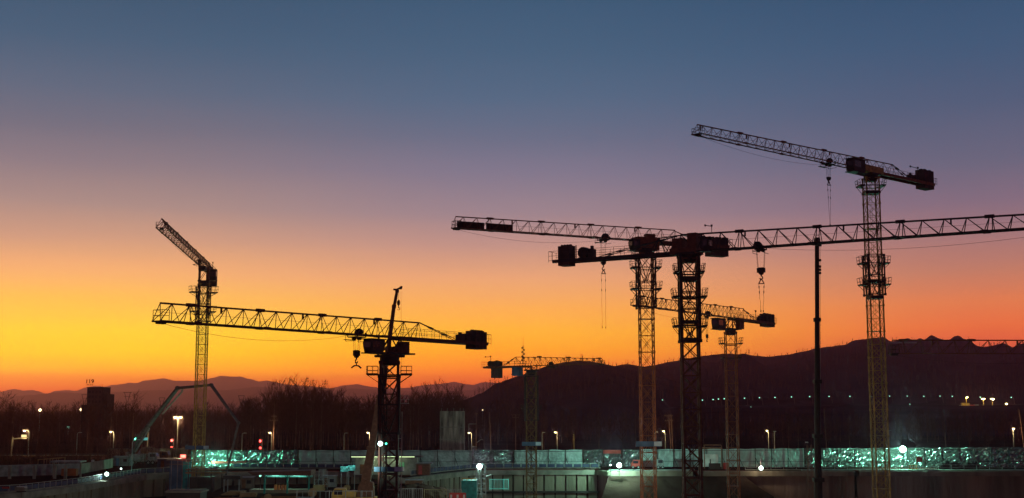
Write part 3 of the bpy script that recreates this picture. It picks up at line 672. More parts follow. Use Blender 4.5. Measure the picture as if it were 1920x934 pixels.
c.trolley(c.A(1036), 1.6); c.cage(ZD(788, 262), ZD(706, 262), .6); c.plat(ZD(767, 262), .7, .8); c.sign(832, 1.9, 1.9, .8)
# ---- crane 8: only its jib end enters the frame
c = Crane('jib end of a crane otherwise out of the picture, before the rounded peaks', 2150, 664, 165, 1668, 663, 2.0, R(0), M_BRN, M_BRN)
c.mast(ZD(690, 165)); c.head(ZD(690, 165) - c.Z, 0); c.jib(1.75, 1.7, 2.2, top=.15, bot=.06, dg=.06)
mb = MB(); mb.box(c.Q(-8, 0, -.1), (16, 1.6, .4), c.ax()); mb.build('counter_jib', M_BRN, c.t); c.weight(-13, -16, -2.5, .8)
for x0, x1 in ((1667, 1688), (1692, 1716)):
    a0, a1 = c.A(x0), c.A(x1); mb = MB(); mb.box(c.Q((a0 + a1) / 2, -.7 if c.u.x > 0 else .75, 1.35), (abs(a1 - a0), .08, .16), c.ax()); mb.build('name_board', mat('board_faded', (.5, .45, .45)), c.t)

# ---------------------------------------------------------------- mobile cranes with telescopic booms
t = thing('telescopic_boom_crane', G(1534, 190, -14), 'straight dark telescopic boom standing upright between the small orange crane and the tallest crane', 'mobile crane')
D = 190; segs = [(1531.8, 452, 1532.2, 600, 8.2), (1532.2, 600, 1532.6, 720, 9.4), (1532.6, 716, 1533.2, 822, 11), (1533.2, 818, 1534.2, 905, 13), (1534.2, 900, 1535.5, 1090, 15)]
for x0, y0, x1, y1, wpx in segs:
    p, q = P(x0, y0, D), P(x1, y1, D); mb = MB(); mb.bar(p, q, wpx / 12.6, n=8, roll=R(22.5)); mb.bar(p + V((0, 0, .3)), p - V((0, 0, .25)), wpx / 12.6 * 1.25); mb.build('boom_section', mat('boom_black', (.012, .008, .008), .7), t)
mb = MB(); p = P(1532, 452, D); mb.box(p + V((0, 0, .2)), (.7, .8, .6)); mb.box(p + V((.1, -.3, -.6)), (.9, .3, .5)); mb.path([p + V((-.3, -.4, 0)), p + V((-.3, -.4, .8)), p + V((.2, -.4, .8))], .07); mb.build('boom_head', M_DK, t)
mb = MB(); mb.bar(P(1537.5, 462, D), P(1539.5, 1000, D), .05); mb.build('hoist_rope', M_GRY, t)
mb = MB(); [mb.box(P(1537.5, y, D), (.3, .3, .35)) for y in (488, 500, 506, 512)]; mb.build('rope_guide', M_DK, t)
mb = MB(); [mb.box(P(1537, y, D), (.25, .2, 3.5)) for y in (880,)]; mb.build('hose_reel', M_GRY, t)
def wheel(t, c_, r=.55, w=.4, ax=V((0, 1, 0))):
    mb = MB(); mb.bar(c_ - ax * w / 2, c_ + ax * w / 2, r * 2, n=16); o = mb.build('wheel', M_TYRE, t)
    mb = MB(); mb.bar(c_ - ax * (w / 2 + .03), c_ + ax * (w / 2 + .03), r * 1.0, n=12); mb.build('rim', M_GRY, o)
def truck_base(t, x0, x1, y, z, m, axles, wdt=2.5):
    mb = MB(); mb.box(((x0 + x1) / 2, y, z + .95), (abs(x1 - x0), wdt * .85, .4)); mb.build('chassis', m, t)
    for a in axles:
        for s_ in (-1, 1): wheel(t, V((a, y + s_ * wdt * .42, z + .55)))
def cabin(t, x0, x1, y, z, h, m, wdt=2.4, front=-1):
    xf, xb = (x0, x1) if front < 0 else (x1, x0); mb = MB(); f = -1 if front < 0 else 1
    prof = [(xb, z), (xb, z + h), (xf - f * .5, z + h), (xf, z + h * .5), (xf, z)]
    mb.prism([V((a, y - wdt / 2, b)) for a, b in prof], (0, wdt, 0)); o = mb.build('cab', m, t)
    mb = MB(); mb.box(((xf + xb) / 2, y - wdt / 2 - .012, z + h * .68), (abs(xf - xb) * .6, .02, h * .38)); mb.box(((xf + xb) / 2, y + wdt / 2 + .012, z + h * .68), (abs(xf - xb) * .6, .02, h * .38))
    a_ = V((xf - f * .5, y, z + h)); b_ = V((xf, y, z + h * .5)); d_ = (b_ - a_).normalized(); n_ = V((d_.z * -f, 0, d_.x * f)) * -1
    mb.box((a_ + b_) / 2 + V((f * .03, 0, .02)), ((b_ - a_).length * .8, wdt * .85, .02), (d_, V((0, 1, 0)), d_.cross(V((0, 1, 0))))); mb.build('window', M_GLASS, o)
    return o
D = 222; zb_ = -2.2 + .02
x = lambda px, D=222: G(px, D).x
t = thing('truck_crane', (x(670), D, zb_), 'yellow truck crane with a raised telescopic boom at the foot of the glazed-cab crane', 'truck crane')
z = ZD(924, D) - .3
z = max(z, zb_)
truck_base(t, x(636), x(712), D, zb_, M_TRUCK, [x(645), x(658), x(688), x(700)])
cabin(t, x(626), x(651), D, zb_ + 1.0, 2.1, M_TRUCK)
mb = MB(); mb.box((x(662), D, zb_ + 2.1), (x(671) - x(652), 2.0, 1.1)); mb.build('engine_cover', M_TRUCK, t)
mb = MB(); mb.box((x(690), D, zb_ + 1.5), (x(709) - x(672), 2.3, .35)); mb.build('deck', M_TRUCK, t)
mb = MB(); mb.prism([V((x(673), D - 1, zb_ + 1.7)), V((x(704), D - 1, zb_ + 1.7)), V((x(702), D - 1, zb_ + 4.0)), V((x(684), D - 1, zb_ + 4.8)), V((x(675), D - 1, zb_ + 3.5))], (0, 2, 0)); mb.build('turret', M_BRN, t)
sg = [(686, 902, 697, 838, 17, 14), (697, 840, 713, 742, 12.5, 11), (713, 745, 728, 650, 9.8, 8.6), (728, 655, 739, 572, 7.4, 6.4), (739, 575, 745, 543, 5.6, 5.2)]
for x0, y0, x1, y1, w0, w1 in sg:
    p, q = P(x0, y0, D), P(x1, y1, D); mb = MB(); mb.bar(p, q, w0 / 10.9, w1 / 10.9, roll=R(45)); mb.bar(q - (q - p).normalized() * .5, q, w1 / 10.9 * 1.2); mb.build('boom_section', M_BRN, t)
mb = MB(); p = P(744, 543, D); mb.path([p + V((-.6, 0, 0)), p, p + V((.5, 0, .25)), p + V((.75, 0, .1)), p + V((.85, 0, .6))], .3); mb.bar(p + V((.7, -.2, .3)), p + V((.7, .2, .3)), .5, n=10); mb.build('boom_head', M_DK, t)
p = P(748, 545, D); q = P(747.5, 564, D); mb = MB(); mb.bar(p, q, .05); mb.bar(P(752, 545, D), P(753, 690, D), .035); mb.build('hoist_rope', M_ROPE, t)
mb = MB(); mb.lump(q - V((0, 0, .35)), .36, (.8, .6, 1.4)); mb.bar(q - V((0, 0, .6)), q - V((0, 0, 1.3)), .14); mb.path([q + V((.25 * math.sin(a), 0, -1.4 + .22 * math.cos(a))) for a in (0, .8, 1.6, 2.4, 3.2, 4)], .1); mb.build('hook_block', M_DK, t)

# concrete pump with arched boom
D = 335
t = thing('concrete_pump_truck', G(262, D), 'concrete pump truck whose jointed boom arches over the foot of the yellow crane', 'pump truck')
truck_base(t, x(238, D), x(300, D), D, 0, M_CORR, [x(246, D), x(256, D), x(284, D), x(292, D)])
cabin(t, x(283, D), x(300, D), D, 1.0, 2.0, M_GRY, front=1)
mb = MB(); mb.box((x(262, D), D, 2.0), (4.5, 2.2, 1.4)); mb.build('hopper', M_GRY, t)
mb = MB(); mb.bar(G(243, D, 1.2), G(243, D, 3.2), 1.2, n=10); mb.build('turret', M_GRY, t)
bp = [(243, 860, 335, 9), (262, 818, 333, 8), (333, 728, 325, 6.5), (396, 722, 312, 5), (447, 793, 300, 4), (425, 886, 292, 3.2)]
pts = [P(a, b, d) for a, b, d, w in bp]
for i in range(5):
    mb = MB(); p, q = pts[i], pts[i + 1]; w0, w1 = bp[i][3] / 7.3, bp[i + 1][3] / 7.6
    mb.bar(p, q, w0 * .8, w1 * .8); mb.bar(q + V((0, -.5, 0)), q + V((0, .5, 0)), w1 * 1.35, n=10)
    off = V((0, -.6, 0)); mb.bar(p + off, q + off, .2); mb.build('boom_section', mat('boom_grey', (.11, .10, .10), .6, vscale=1.5, var=.5), t)
mb = MB(); mb.bar(pts[1].lerp(pts[2], .55) + V((.6, -.3, -1.0)), pts[2] + V((1.2, -.3, -.9)), .3); mb.bar(pts[2] + V((1.2, -.3, -.9)), pts[2] + V((1.3, -.1, 0)), .4); mb.build('hydraulic_ram', M_GRY, t); mb = MB(); mb.bar(pts[0].lerp(pts[1], .3) + V((.7, -.2, 0)), pts[1].lerp(pts[2], .2) + V((.6, -.2, -.4)), .35); mb.build('hydraulic_ram', M_GRY, t)
mb = MB(); mb.path([pts[5], pts[5] + V((-.2, 0, -.8)), pts[5] + V((.1, 0, -1.7))], .25); mb.build('end_hose', M_TYRE, t)
# concrete mixer
D = 345
t = thing('concrete_mixer_truck', G(285, D), 'concrete mixer truck under the street lamps beside the arched pump boom', 'mixer truck')
truck_base(t, x(266, D), x(322, D), D, 0, M_TRUCK, [x(272, D), x(281, D), x(290, D), x(312, D)]); cabin(t, x(305, D), x(321, D), D, 1.0, 2.1, M_BRN, front=1)
mb = MB(); a, b = G(268, D, 3.4), G(303, D, 2.6); mb.bar(a, a.lerp(b, .4), 1.3, 2.3, n=14); mb.bar(a.lerp(b, .4), a.lerp(b, .7), 2.3, 2.2, n=14); mb.bar(a.lerp(b, .7), b, 2.2, 1.3, n=14); mb.build('drum', mat('drum', (.35, .25, .12), .6), t)
mb = MB(); mb.path([G(268, D, 3.6), G(264, D, 2.6), G(262, D, 1.6)], .5); mb.build('chute', M_GRY, t)

# ---------------------------------------------------------------- hoarding with crinkled foil netting
hp = [(362, 322, 3.9), (500, 322, 4.0), (640, 321, 4.0), (770, 320, 4.0), (889, 322, 4.05), (1000, 322, 4.1), (1129, 322, 4.1), (1164, 322, 3.1), (1165, 322, 4.2), (1300, 321, 4.3), (1500, 320, 4.5), (1700, 319, 4.7), (1960, 318, 4.8)]
def hoard(x0, x1, label, m=None):
    D0 = 321; t = thing('hoarding', G((x0 + x1) / 2, D0), label, 'hoarding', 'netting hoarding along the pit edge')
    a, c_ = G(x0, D0), G(x1, D0); L = (c_ - a).length
    hz = lambda X: 4.0 + .75 * max(0, min(1, (X + 12) / 135))
    n = int(L / .33); rows = 12; b = MB(); vs = []
    for i in range(n + 1):
        X = a.x + (c_.x - a.x) * i / n
        for j in range(rows + 1):
            zz = hz(X) * j / rows
            y = .10 * noise.noise(V((X * 1.3, zz * 1.1, 0))) + .06 * noise.noise(V((X * 2.9 + zz * 2.2, zz * 2.4 - X, 7)))
            vs.append(V((X, D0 + y, .05 + zz - (.06 * math.sin(X * 1.1) if j == rows else 0))))
    r = rows + 1
    b.add(vs, [(i * r + j, (i + 1) * r + j, (i + 1) * r + j + 1, i * r + j + 1) for i in range(n) for j in range(rows)])
    b.build('netting', m or M_FOIL, t)
    ps = MB(); k = max(1, int(L / 4)); rl = MB()
    for i in range(k + 1):
        X = a.x + L * i / k; p = MB(); p.bar(V((X, D0 - .35, 0)), V((X, D0 - .35, hz(X) + .1)), .16); p.bar(V((X, D0 - .35, 2.4)), V((X + .9, D0 - 1.6, 0)), .09); p.build('post', M_DK, t)
    rl.bar(V((a.x, D0 - .22, hz(a.x) - .3)), V((c_.x, D0 - .22, hz(c_.x) - .3)), .1); rl.build('rail', M_DK, t); rl = MB(); rl.bar(V((a.x, D0 - .22, 1.4)), V((c_.x, D0 - .22, 1.4)), .08); rl.build('rail', M_DK, t)
    return t
hoard(362, 560, 'brightest green lit stretch of foil hoarding behind the canopy shed')
hoard(562, 886, 'dull unlit stretch of hoarding behind the site office', M_NET)
hoard(889, 962, 'short glinting foil stretch of hoarding above the teal container')
hoard(964, 1092, 'dull stretch of hoarding behind the lowest brown crane', M_NET)
hoard(1094, 1129, 'narrow glinting foil stretch of hoarding beside the dark red gate')
hoard(1166, 1198, 'glinting foil stretch of hoarding left of the rust coloured crane')
hoard(1200, 1505, 'dim stretch of hoarding behind the thick crane and the small orange crane', M_NET)
hoard(1508, 1980, 'sparkling foil hoarding around the brightest white floodlight')
t = thing('site_gate', G(1147, 322), 'dark red gate in the hoarding beside the white floodlight', 'gate'); mb = MB(); mb.box(G(1147, 321.5, 3.7), (4.4, .15, .9)); mb.build('header_board', M_REDP, t)
mb = MB(); mb.box(G(1147, 322.2, 1.65), (4.4, .1, 3.1)); mb.build('gate_leaf', M_FOIL, t)

# ---------------------------------------------------------------- railings with banners
def railing(pts, label, name='railing_fence', h=1.2, panel=M_PANEL, frame=M_GRY, step=2.1, base=True, ph=.62, group='banner railings along the pit edges', zoff=0):
    t = thing(name, pts[0], label, 'railing', group)
    fr = MB(); pn = MB(); st2 = along(pts, step)
    for (p, d), (q, _) in zip(st2, st2[1:]):
        fr.bar(p, p + V((0, 0, h)), .09); fr.bar(p + V((0, 0, h)), q + V((0, 0, h)), .08); fr.bar(p + V((0, 0, .12)), q + V((0, 0, .12)), .08)
        m_ = (p + q) / 2 + V((0, 0, h * .52)); dd = (q - p).normalized(); pn.box(m_, ((q - p).length * .82, .03, h * ph), (dd, V((-dd.y, dd.x, 0)), V((0, 0, 1))))
        pn.box(m_ + V((dd.y, -dd.x, 0)) * .03 - V((0, 0, h * 0)), ((q - p).length * .55, .015, .10), (dd, V((-dd.y, dd.x, 0)), V((0, 0, 1)))) if 0 else None
    fr.bar(st2[-1][0], st2[-1][0] + V((0, 0, h)), .09)
    fr.build('frame', frame, t); pn.build('banner', panel, t); 
    if base:
        bs = MB()
        for a, b in zip(pts, pts[1:]): bs.bar(a + V((0, 0, -.02)), b + V((0, 0, -.02)), .3)
        bs.build('base_kerb', M_CONC, t)
    return t
railing([v + V((0, .3, .02)) for v in E[0:7]], 'railing with dark blue banners along the curved pile wall')
railing([G(a, d, .02) for a, d in ((440, 316), (560, 314), (690, 312))], 'railing with dark banners before the dull stretch of hoarding')
railing([G(a, d, .02) for a, d in ((772, 280), (830, 297), (885, 312), (1000, 314), (1125, 314))], 'railing with banners rising round the bend to the waler wall')
railing([G(a, 305, .02) for a in (1395, 1600)], 'thin railing on the shotcrete wall left of the tallest crane', panel=M_GRY, step=3, ph=.07)
railing([G(a, 305, .02) for a in (1660, 1960)], 'thin railing on the shotcrete wall below the brightest floodlight', panel=M_GRY, step=3, ph=.07)
b = MB(); 
for a_, c_ in (((385, 312), (560, 308)), ((1140, 303), (1300, 303)), ((1500, 303), (1960, 303))):
    p, q = G(a_[0], a_[1], .12), G(c_[0], c_[1], .12); d = (q - p).normalized(); b.box((p + q) / 2, ((q - p).length, 1.6, .2), (d, V((-d.y, d.x, 0)), V((0, 0, 1))))
struct(b.build('path', mat('pale_concrete', (.25, .25, .23), .6)), 'pale concrete edge strips along the pit')
# ---------------------------------------------------------------- flood lights
GT = (.62, 1, .84)
def flood(px, py, D, z0, label, power, size=.9, mast=True, lat=False, col=GT, two=False, group='site floodlights', em=E_WHITE, spot=True, aim=None, cone=168):
    p = P(px, py, D); t = thing('floodlight', (p.x, p.y, z0), label, 'floodlight', group)
    if mast:
        mb = MB()
        if lat:
            w = 1.0
            for i in (-1, 1):
                for j in (-1, 1): mb.bar(V((p.x + i * w, p.y + 1 + j * w, z0)), V((p.x + i * .25, p.y + 1 + j * .25, p.z - .3)), .1)
            n = 5
            for k in range(n):
                f0, f1 = k / n, (k + 1) / n
                for (i, j), (i2, j2) in (((-1, -1), (1, -1)), ((1, -1), (1, 1)), ((1, 1), (-1, 1)), ((-1, 1), (-1, -1))):
                    A_ = lambda i, j, f: V((p.x + i * (w + (.25 - w) * f), p.y + 1 + j * (w + (.25 - w) * f), z0 + (p.z - .3 - z0) * f))
                    mb.bar(A_(i, j, f0), A_(i2, j2, f1), .06); mb.bar(A_(i, j, f1), A_(i2, j2, f1), .06)
        else: mb.bar(V((p.x, p.y + .35, z0)), V((p.x, p.y + .35, p.z + .2)), .12)
        mb.build('pole', M_DK if not lat else M_GRY, t)
    if not mast: mb = MB(); mb.path([V((p.x, p.y + .2, p.z)), V((p.x, p.y + .4, p.z + 1.2)), V((p.x, 303.5, .4))], .1); mb.build('bracket', M_DK, t)
    hd = MB(); hd.prism([V((p.x - size * .42, p.y + .02, p.z - size * .38)), V((p.x - size * .42, p.y + .28, p.z - size * .25)), V((p.x - size * .42, p.y + .28, p.z + size * .25)), V((p.x - size * .42, p.y + .02, p.z + size * .38))], (size * .84, 0, 0))
    h = hd.build('lamp_head', M_DK, t)
    ln = MB(); ln.bar(V((p.x, p.y - .16, p.z)), V((p.x, p.y - .02, p.z)), size * .7, size * .9, n=16); ln.build('lens', em, h)
    if em is E_WHITE: rg = MB(); rg.bar(V((p.x, p.y - .012, p.z)), V((p.x, p.y + .01, p.z)), size * 1.15, n=20); rg.build('glow_ring', E_GLOWRIM, h)  # added glowing disc behind the lens, softens the lamp edge; lights nothing
    lamp(t, V((p.x + ((3.3 if aim[0] > 0 else -2.4) if aim else 0), p.y - ((2.5 if aim else .5) if spot else .3), p.z + (0 if spot else size * .5 + 1.0))), power, col, .35, spot=spot, aim=aim, cone=cone); return t
flood(200, 889, 262, 0, 'white floodlight on the banner railing of the curved pile wall', 500, .8)
flood(713, 832, 142, -2.2, 'larger white floodlight fixed before the glazed-cab crane mast', 45000, .5, aim=(42, 235, -16), cone=74, col=(1, .86, .62))
flood(724, 832, 142.3, -2.2, 'small green floodlight beside the larger one on the glazed-cab crane', 36000, .25, em=E_GSIG, aim=(-60, 262, -14), cone=62, col=(.8, 1, .8))
flood(899, 875, 232, -14, 'white floodlight on a lattice tower beside the teal container', 5500, .85, lat=True, spot=False, col=(.5, 1, .82))
flood(1161, 873, 298, -1, 'white floodlight low beside the dark red gate', 9000, 1.05, spot=False, col=(.45, 1, .8))
flood(1427, 878, 299, -14, 'white floodlight in front of the shotcrete wall right of the small orange crane', 700, .95, mast=False, spot=False, col=(1, .93, .62))
flood(1693, 843, 312, 0, 'brightest white floodlight before the sparkling hoarding', 20000, 1.5, spot=False, col=(.30, 1, .66))
flood(1144.5, 872, 299, -1, 'small green lamp beside the white floodlight at the gate', 2500, .4, em=E_GRN, spot=False, col=(.3, 1, .66))
flood(488, 892, 262, -2.2, 'small greenish lamp on a post beside the canopy shed', 350, .5, em=E_GRN)
flood(227, 879, 300, 0, 'tiny white lamp behind the banner railing', 60, .35)
flood(392, 868, 316, 0, 'hidden green lamp at the foot of the brightest hoarding', 5500, .3, em=E_GRN, spot=False, col=(.22, 1, .62))
# ---------------------------------------------------------------- street lamps, poles, signals
def street_lamp(px, py, D, label, lit=True, arm=-1.6, power=900, base=0, double=False, r=.07, em=E_WARM, size=.55, col=(1, .72, .30), group='warm street lamps along the street', m=M_GRY):
    p = P(px, py, D); X = p.x - arm; t = thing('street_lamp', (X, D, base), label, 'street lamp', group)
    mb = MB(); mb.bar(V((X, D, base)), V((X, D, p.z - .5)), r * 2.6, r * 1.8, n=8); mb.path([V((X, D, p.z - .5)), V((X + arm * .2, D, p.z + .05)), V((X + arm * .8, D, p.z + .15))], r * 1.5)
    if double: mb.path([V((X, D, p.z - .5)), V((X - arm * .2, D, p.z + .05)), V((X - arm * .8, D, p.z + .15))], r * 1.5)
    mb.build('pole', m, t)
    for s_ in ((1, -1) if double else (1,)):
        hx = X + arm * s_; hd = MB(); hd.box((hx, D, p.z + .16), (.9, .35, .14)); h = hd.build('lamp_head', m, t)
        if lit:
            g = MB(); g.lump(V((hx, D, p.z)), size * .5, (1.2, 1, .6), 0, 0); g.build('bulb', em, h, True)
            lamp(t, V((hx, D - 1.2, p.z - .4)), power / (2 if double else 1), col, .25)
    return t
SL = [(46, 808, 390, 'warm street lamp above the pale traffic arm at the picture edge', True, -1.4), (208, 810, 390, 'warm street lamp between the curved pile wall and the pump boom', True, -.9),
      (506, 812, 400, 'warm street lamp beside the tall crossarm pole and red signals', True, -.6), (690, 812, 398, 'warm lamp seen between bare trees and the truck crane boom', True, -.5),
      (879, 812, 396, 'warm street lamp at the right foot of the ruined concrete tower', True, -.9), (1041, 811, 396, 'warm street lamp standing alone right of the lowest crane', True, -.6),
      (1244, 809, 396, 'warm street lamp beside the paired utility poles', True, -.5), (1438, 808, 396, 'warm street lamp between the small orange crane and the upright boom', True, -.4), (1900, 804, 392, 'warm street lamp above the far end of the sparkling hoarding', True, .1)]
for a in SL: street_lamp(a[0], a[1], a[2], a[3], a[4], a[5], power=1300)
street_lamp(328.5, 783, 372, 'tall twin-headed street lamp at the junction by the red signals', double=True, arm=-.8, power=7000)
for px, py, lab, ar in ((146, 812, 'slim unlit lamp post between the two warm lamps and the pump boom', .9), (455, 813, 'slim unlit lamp post right of the pump boom hose', .9), (646, 813, 'slim unlit lamp post in front of the bare tree trunks', .7), (1017, 812, 'slim unlit lamp post just right of the lowest crane mast', .5), (1228, 811, 'slim unlit lamp post beside the rust coloured crane mast', .5), (1452, 810, 'short unlit post right of the lone warm lamp by the upright boom', .2), (1667, 808, 'slim unlit post just right of the tallest crane mast', .2)):
    street_lamp(px + ar * 5, py, 400, lab, False, ar, group='slim unlit lamp posts')
street_lamp(259, 826, 300, 'teal lit lamp pole before the pump truck', False, 1.3, m=mat('pale_pole', (.4, .5, .5)), group='slim unlit lamp posts')
def pole(px, py, D, label, arms=(), lean=0, r=.12, m=M_BARKP, px0=None, name='utility_pole'):
    p = P(px, py, D); b0 = G(px0 or px, D); t = thing(name, b0, label, 'utility pole'); mb = MB(); mb.bar(b0, p, r * 2, r * 1.4, n=8); mb.build('post', m, t)
    for dz, w in arms:
        a = MB(); a.bar(p + V((-w, 0, -dz)), p + V((w, 0, -dz)), .12)
        for k in (-1, -.4, .4, 1): a.bar(p + V((k * w * .9, 0, -dz)), p + V((k * w * .9, 0, -dz + .35)), .12)
        a.build('crossarm', m, t)
    return t
pole(514, 779, 400, 'tall pale utility pole with crossarms beside the warm lamp and red signals', ((.4, .8), (1.6, 1.3)))
pole(918, 773, 400, 'leaning bare utility pole left of the lowest crane', (), px0=921)
pole(893, 775, 402, 'utility pole carrying a side frame right of the ruined concrete tower', ((.2, .5),))
pole(967, 777, 400, 'utility pole with splayed crossarms just left of the lowest crane', ((.2, 1.4), (1.0, 1.0)))
pole(1254, 777, 400, 'left pole of the pair by the rust coloured crane', ((.5, 1.3), (2, 1.2)), px0=1257)
pole(1258, 777, 400, 'right pole of the pair by the rust coloured crane', (), px0=1261)
pole(1545, 766, 400, 'tall leaning pole just right of the upright boom', (), px0=1548)
pole(1076, 814, 398, 'short yellow lit pole left of the dark red gate', (), m=M_YEL)
pole(1771, 795, 400, 'thin pole over the middle of the sparkling hoarding')
pole(1911, 768, 394, 'tall pole beside the last warm lamp', px0=1917)
pole(250, 780, 402, 'thin pole behind the pump boom', px0=250)
pole(165, 809, 400, 'thin pole right of the slim unlit post'); pole(209, 781, 404, 'thin pole behind the warm lamp near the pump boom')
# gantry arms near street
t = thing('road_gantry', G(25, 392), 'pale horizontal traffic arm next to the warm lamp at the picture edge', 'gantry'); mb = MB(); mb.bar(G(24.5, 392), P(24.5, 820, 392), .4); mb.bar(P(24.5, 823, 392), P(52, 820, 392), .3); mb.build('post', M_CONC, t); mb = MB(); mb.box(P(45, 819, 392), (1.6, .2, 1.2)); mb.build('sign_panel', M_WHITE, t)
t = thing('frame_post', G(879, 394), 'square frame post beside the warm lamp by the ruined concrete tower', 'frame'); mb = MB(); mb.path([G(879, 394), P(879, 795, 394), P(893, 795, 394)], .22); mb.bar(P(884, 838, 394), P(894, 838, 394), .3); mb.build('post', M_CONC, t)
mb = MB(); mb.path([P(894, 830, 394), P(902, 824, 394), P(906, 825, 394)], .2); mb.build('branch_arm', M_CONC, t)
def signal(px, pys, D, em, label, bracket=-3):
    t = thing('traffic_signal', G(px + 4, D), label, 'traffic light', 'traffic lights at the junction'); mb = MB(); top = P(px + 4, pys[0] - 3, D); mb.bar(G(px + 4, D), top, .2); mb.bar(top, P(px, pys[0] - 3, D), .12); mb.build('post', M_GRY, t)
    for y in pys:
        h = MB(); h.box(P(px, y + .5, D + .25), (.75, .3, 1.5)); ho = h.build('signal_head', M_DK, t); l = MB(); q = P(px, y, D); l.bar(q, q + V((0, .12, 0)), .62, n=14); l.build('lens', em, ho)
    lamp(t, P(px, pys[0], D) + V((0, -.5, 0)), 60, em.node_tree.nodes['Principled BSDF'].inputs['Emission Color'].default_value[:3], .2)
signal(322, (826, 839), 372, E_RED, 'red traffic lights left of the tall twin-headed lamp'); signal(322.5, (843.5,), 370, E_RED, 'lowest red traffic light under the tall twin-headed lamp')
signal(488, (827, 840), 392, E_RED, 'red traffic lights left of the lamp by the tall crossarm pole'); signal(254, (823.5,), 380, E_GSIG, 'green traffic light left of the teal lamp pole'); signal(314, (849,), 365, E_GRN, 'pale green signal low by the junction')
t = thing('lit_sign', G(273, 382), 'small pale blue street sign beside the pump boom', 'street sign'); mb = MB(); mb.box(P(272, 823, 382), (1.6, .1, .8)); mb.build('panel', mat('blue_sign', (.1, .5, .6), emis=(.1, .5, .6), strength=.35), t); mb = MB(); mb.bar(G(278, 382.2), P(278, 810, 382.2), .35); mb.build('post', M_CONC, t)
# highway lamps
first = None
HL = [1242, 1317, 1337, 1347, 1358, 1396, 1424, 1453, 1484, 1518, 1554.5, 1593.5, 1632, 1668, 1701, 1732, 1762.5, 1785.5, 1838, 1896]
HY = [750, 750, 749, 748, 747.5, 746.5, 745.5, 745, 744, 743.5, 743.2, 743, 743, 742.5, 742.5, 743, 742.5, 743, 744.5, 745]
t0 = thing('highway_lamp', (0, 0, 0), 'green highway lamp in the row along the hill foot', 'street lamp', 'row of green highway lamps')
mb = MB(); mb.bar(V((3.0, 0, -6.5)), V((2.2, 0, -.3)), .26, .2, n=6); mb.bar(V((2.2, 0, -.3)), V((.3, 0, .25)), .16); mb.build('pole', mat('pale_pole2', (.25, .12, .10), .7), t0)
hh = MB(); hh.box((0, 0, .25), (1.2, .5, .2)); h0 = hh.build('lamp_head', M_GRY, t0); g = MB(); g.lump(V((0, 0, -.1)), .58, (1, .7, .8), 0, 0); g.build('bulb', E_GRN, h0, True)
for i, (px, py) in enumerate(zip(HL, HY)):
    o = t0 if i == 0 else copy_tree(t0); o.location = P(px, py, 1195)
for px, py, lab, em in ((1813, 745, 'warm yellow highway lamp over the parked lorry', E_WARM), (1845, 748, 'short twin yellow lamp right of the parked tanker', E_WARM), (1862, 748, 'short yellow lamp between the twin lamp and the red filling station', E_WARM), (1887, 757, 'small yellow lamp left of the red filling station', E_WARM)):
    z_ = ZD(760, 1190); street_lamp(px, py, 1190, lab, True, .8, power=3000, base=z_ - 1, double='twin' in lab, r=.3, size=2.2, em=em, group='yellow lamps by the highway services', m=M_YEL)
for px, py, lab, s_ in ((75, 769, 'distant warm lamp low over the far left trees', 1.6), (152, 768, 'distant warm lamp beside the dark 119 block', 1.6), (128, 801, 'small green lamp among the bare trees under the 119 block', 1.1), (805, 770, 'tiny pale lamp in the trees left of the concrete tower', .6), (905, 769, 'tiny pale lamp between the poles left of the lowest crane', .6), (1311, 764, 'tiny green lamp below the highway row', .7), (1408, 763, 'tiny lamp under the green lamps left of the upright boom', .5), (1706, 758, 'small green lamp just under the row right of the tallest crane', .8)):
    D = 700 if px < 950 else 1100; p = P(px, py, D); gz = 0 if px < 950 else ZD(768, D) - 3
    t = thing('distant_lamp', (p.x, D, gz), lab, 'lamp'); mb = MB(); mb.bar(V((p.x, D, gz)), V((p.x, D, p.z)), .22); mb.build('post', M_GRY, t); mb = MB(); mb.lump(p, s_ * .5, (1, 1, 1), 0, 0); mb.build('bulb', E_WARMD if 'warm' in lab or 'pale' in lab else E_GRN, t, True)

# far vehicles and filling station
D = 1150; zr = ZD(766.5, D)
t = thing('parked_lorry', G(1810, D, zr), 'distant yellow lit lorry parked by the highway', 'lorry'); mb = MB(); mb.box(G(1810, D, ZD(759, D)), (6.8, 2.5, 3.2)); mb.build('cargo_box', M_YEL, t); cabin(t, x(1798, D), x(1803, D), D, zr + .4, 2.6, M_WHITE); truck_base(t, x(1798, D), x(1818, D), D, zr - .3, M_DK, [x(1800, D), x(1813, D), x(1816, D)])
lamp(t, G(1812, D - 14, zr + 6), 4000, (1, .75, .3))
t = thing('tanker_lorry', G(1827, D, zr), 'distant red and grey tanker lorry right of the yellow lorry', 'lorry'); mb = MB(); mb.box(G(1823, D, ZD(762, D)), (4, 2.4, 2.6)); mb.build('cab', M_REDP, t); mb = MB(); mb.bar(G(1826, D, ZD(761, D)), G(1835, D, ZD(761, D)), 2.6, n=14); mb.build('tank', M_CORR, t); truck_base(t, x(1820, D), x(1836, D), D, zr - .3, M_DK, [x(1822, D), x(1833, D)])
t = thing('filling_station', G(1915, D, zr), 'low filling station canopy with red lights at the picture edge', 'filling station'); mb = MB(); mb.box(G(1922, D, ZD(762, D)), (26, 8, 1.6)); mb.build('canopy', M_REDP, t)
for i in (0, 1, 2): mb = MB(); mb.lump(G(1903.5 + i * 8, D - 4.8, ZD(762.5, D)), .9, (1.1, .4, .8), 0, 0); mb.build('red_lamp', E_RED, t); mb = MB(); mb.bar(G(1906 + i * 12, D, zr - 1), G(1906 + i * 12, D, ZD(763, D)), .4); mb.build('column', M_GRY, t)
lamp(t, G(1911, D - 8, ZD(762.5, D)), 3000, (1, .08, .05))

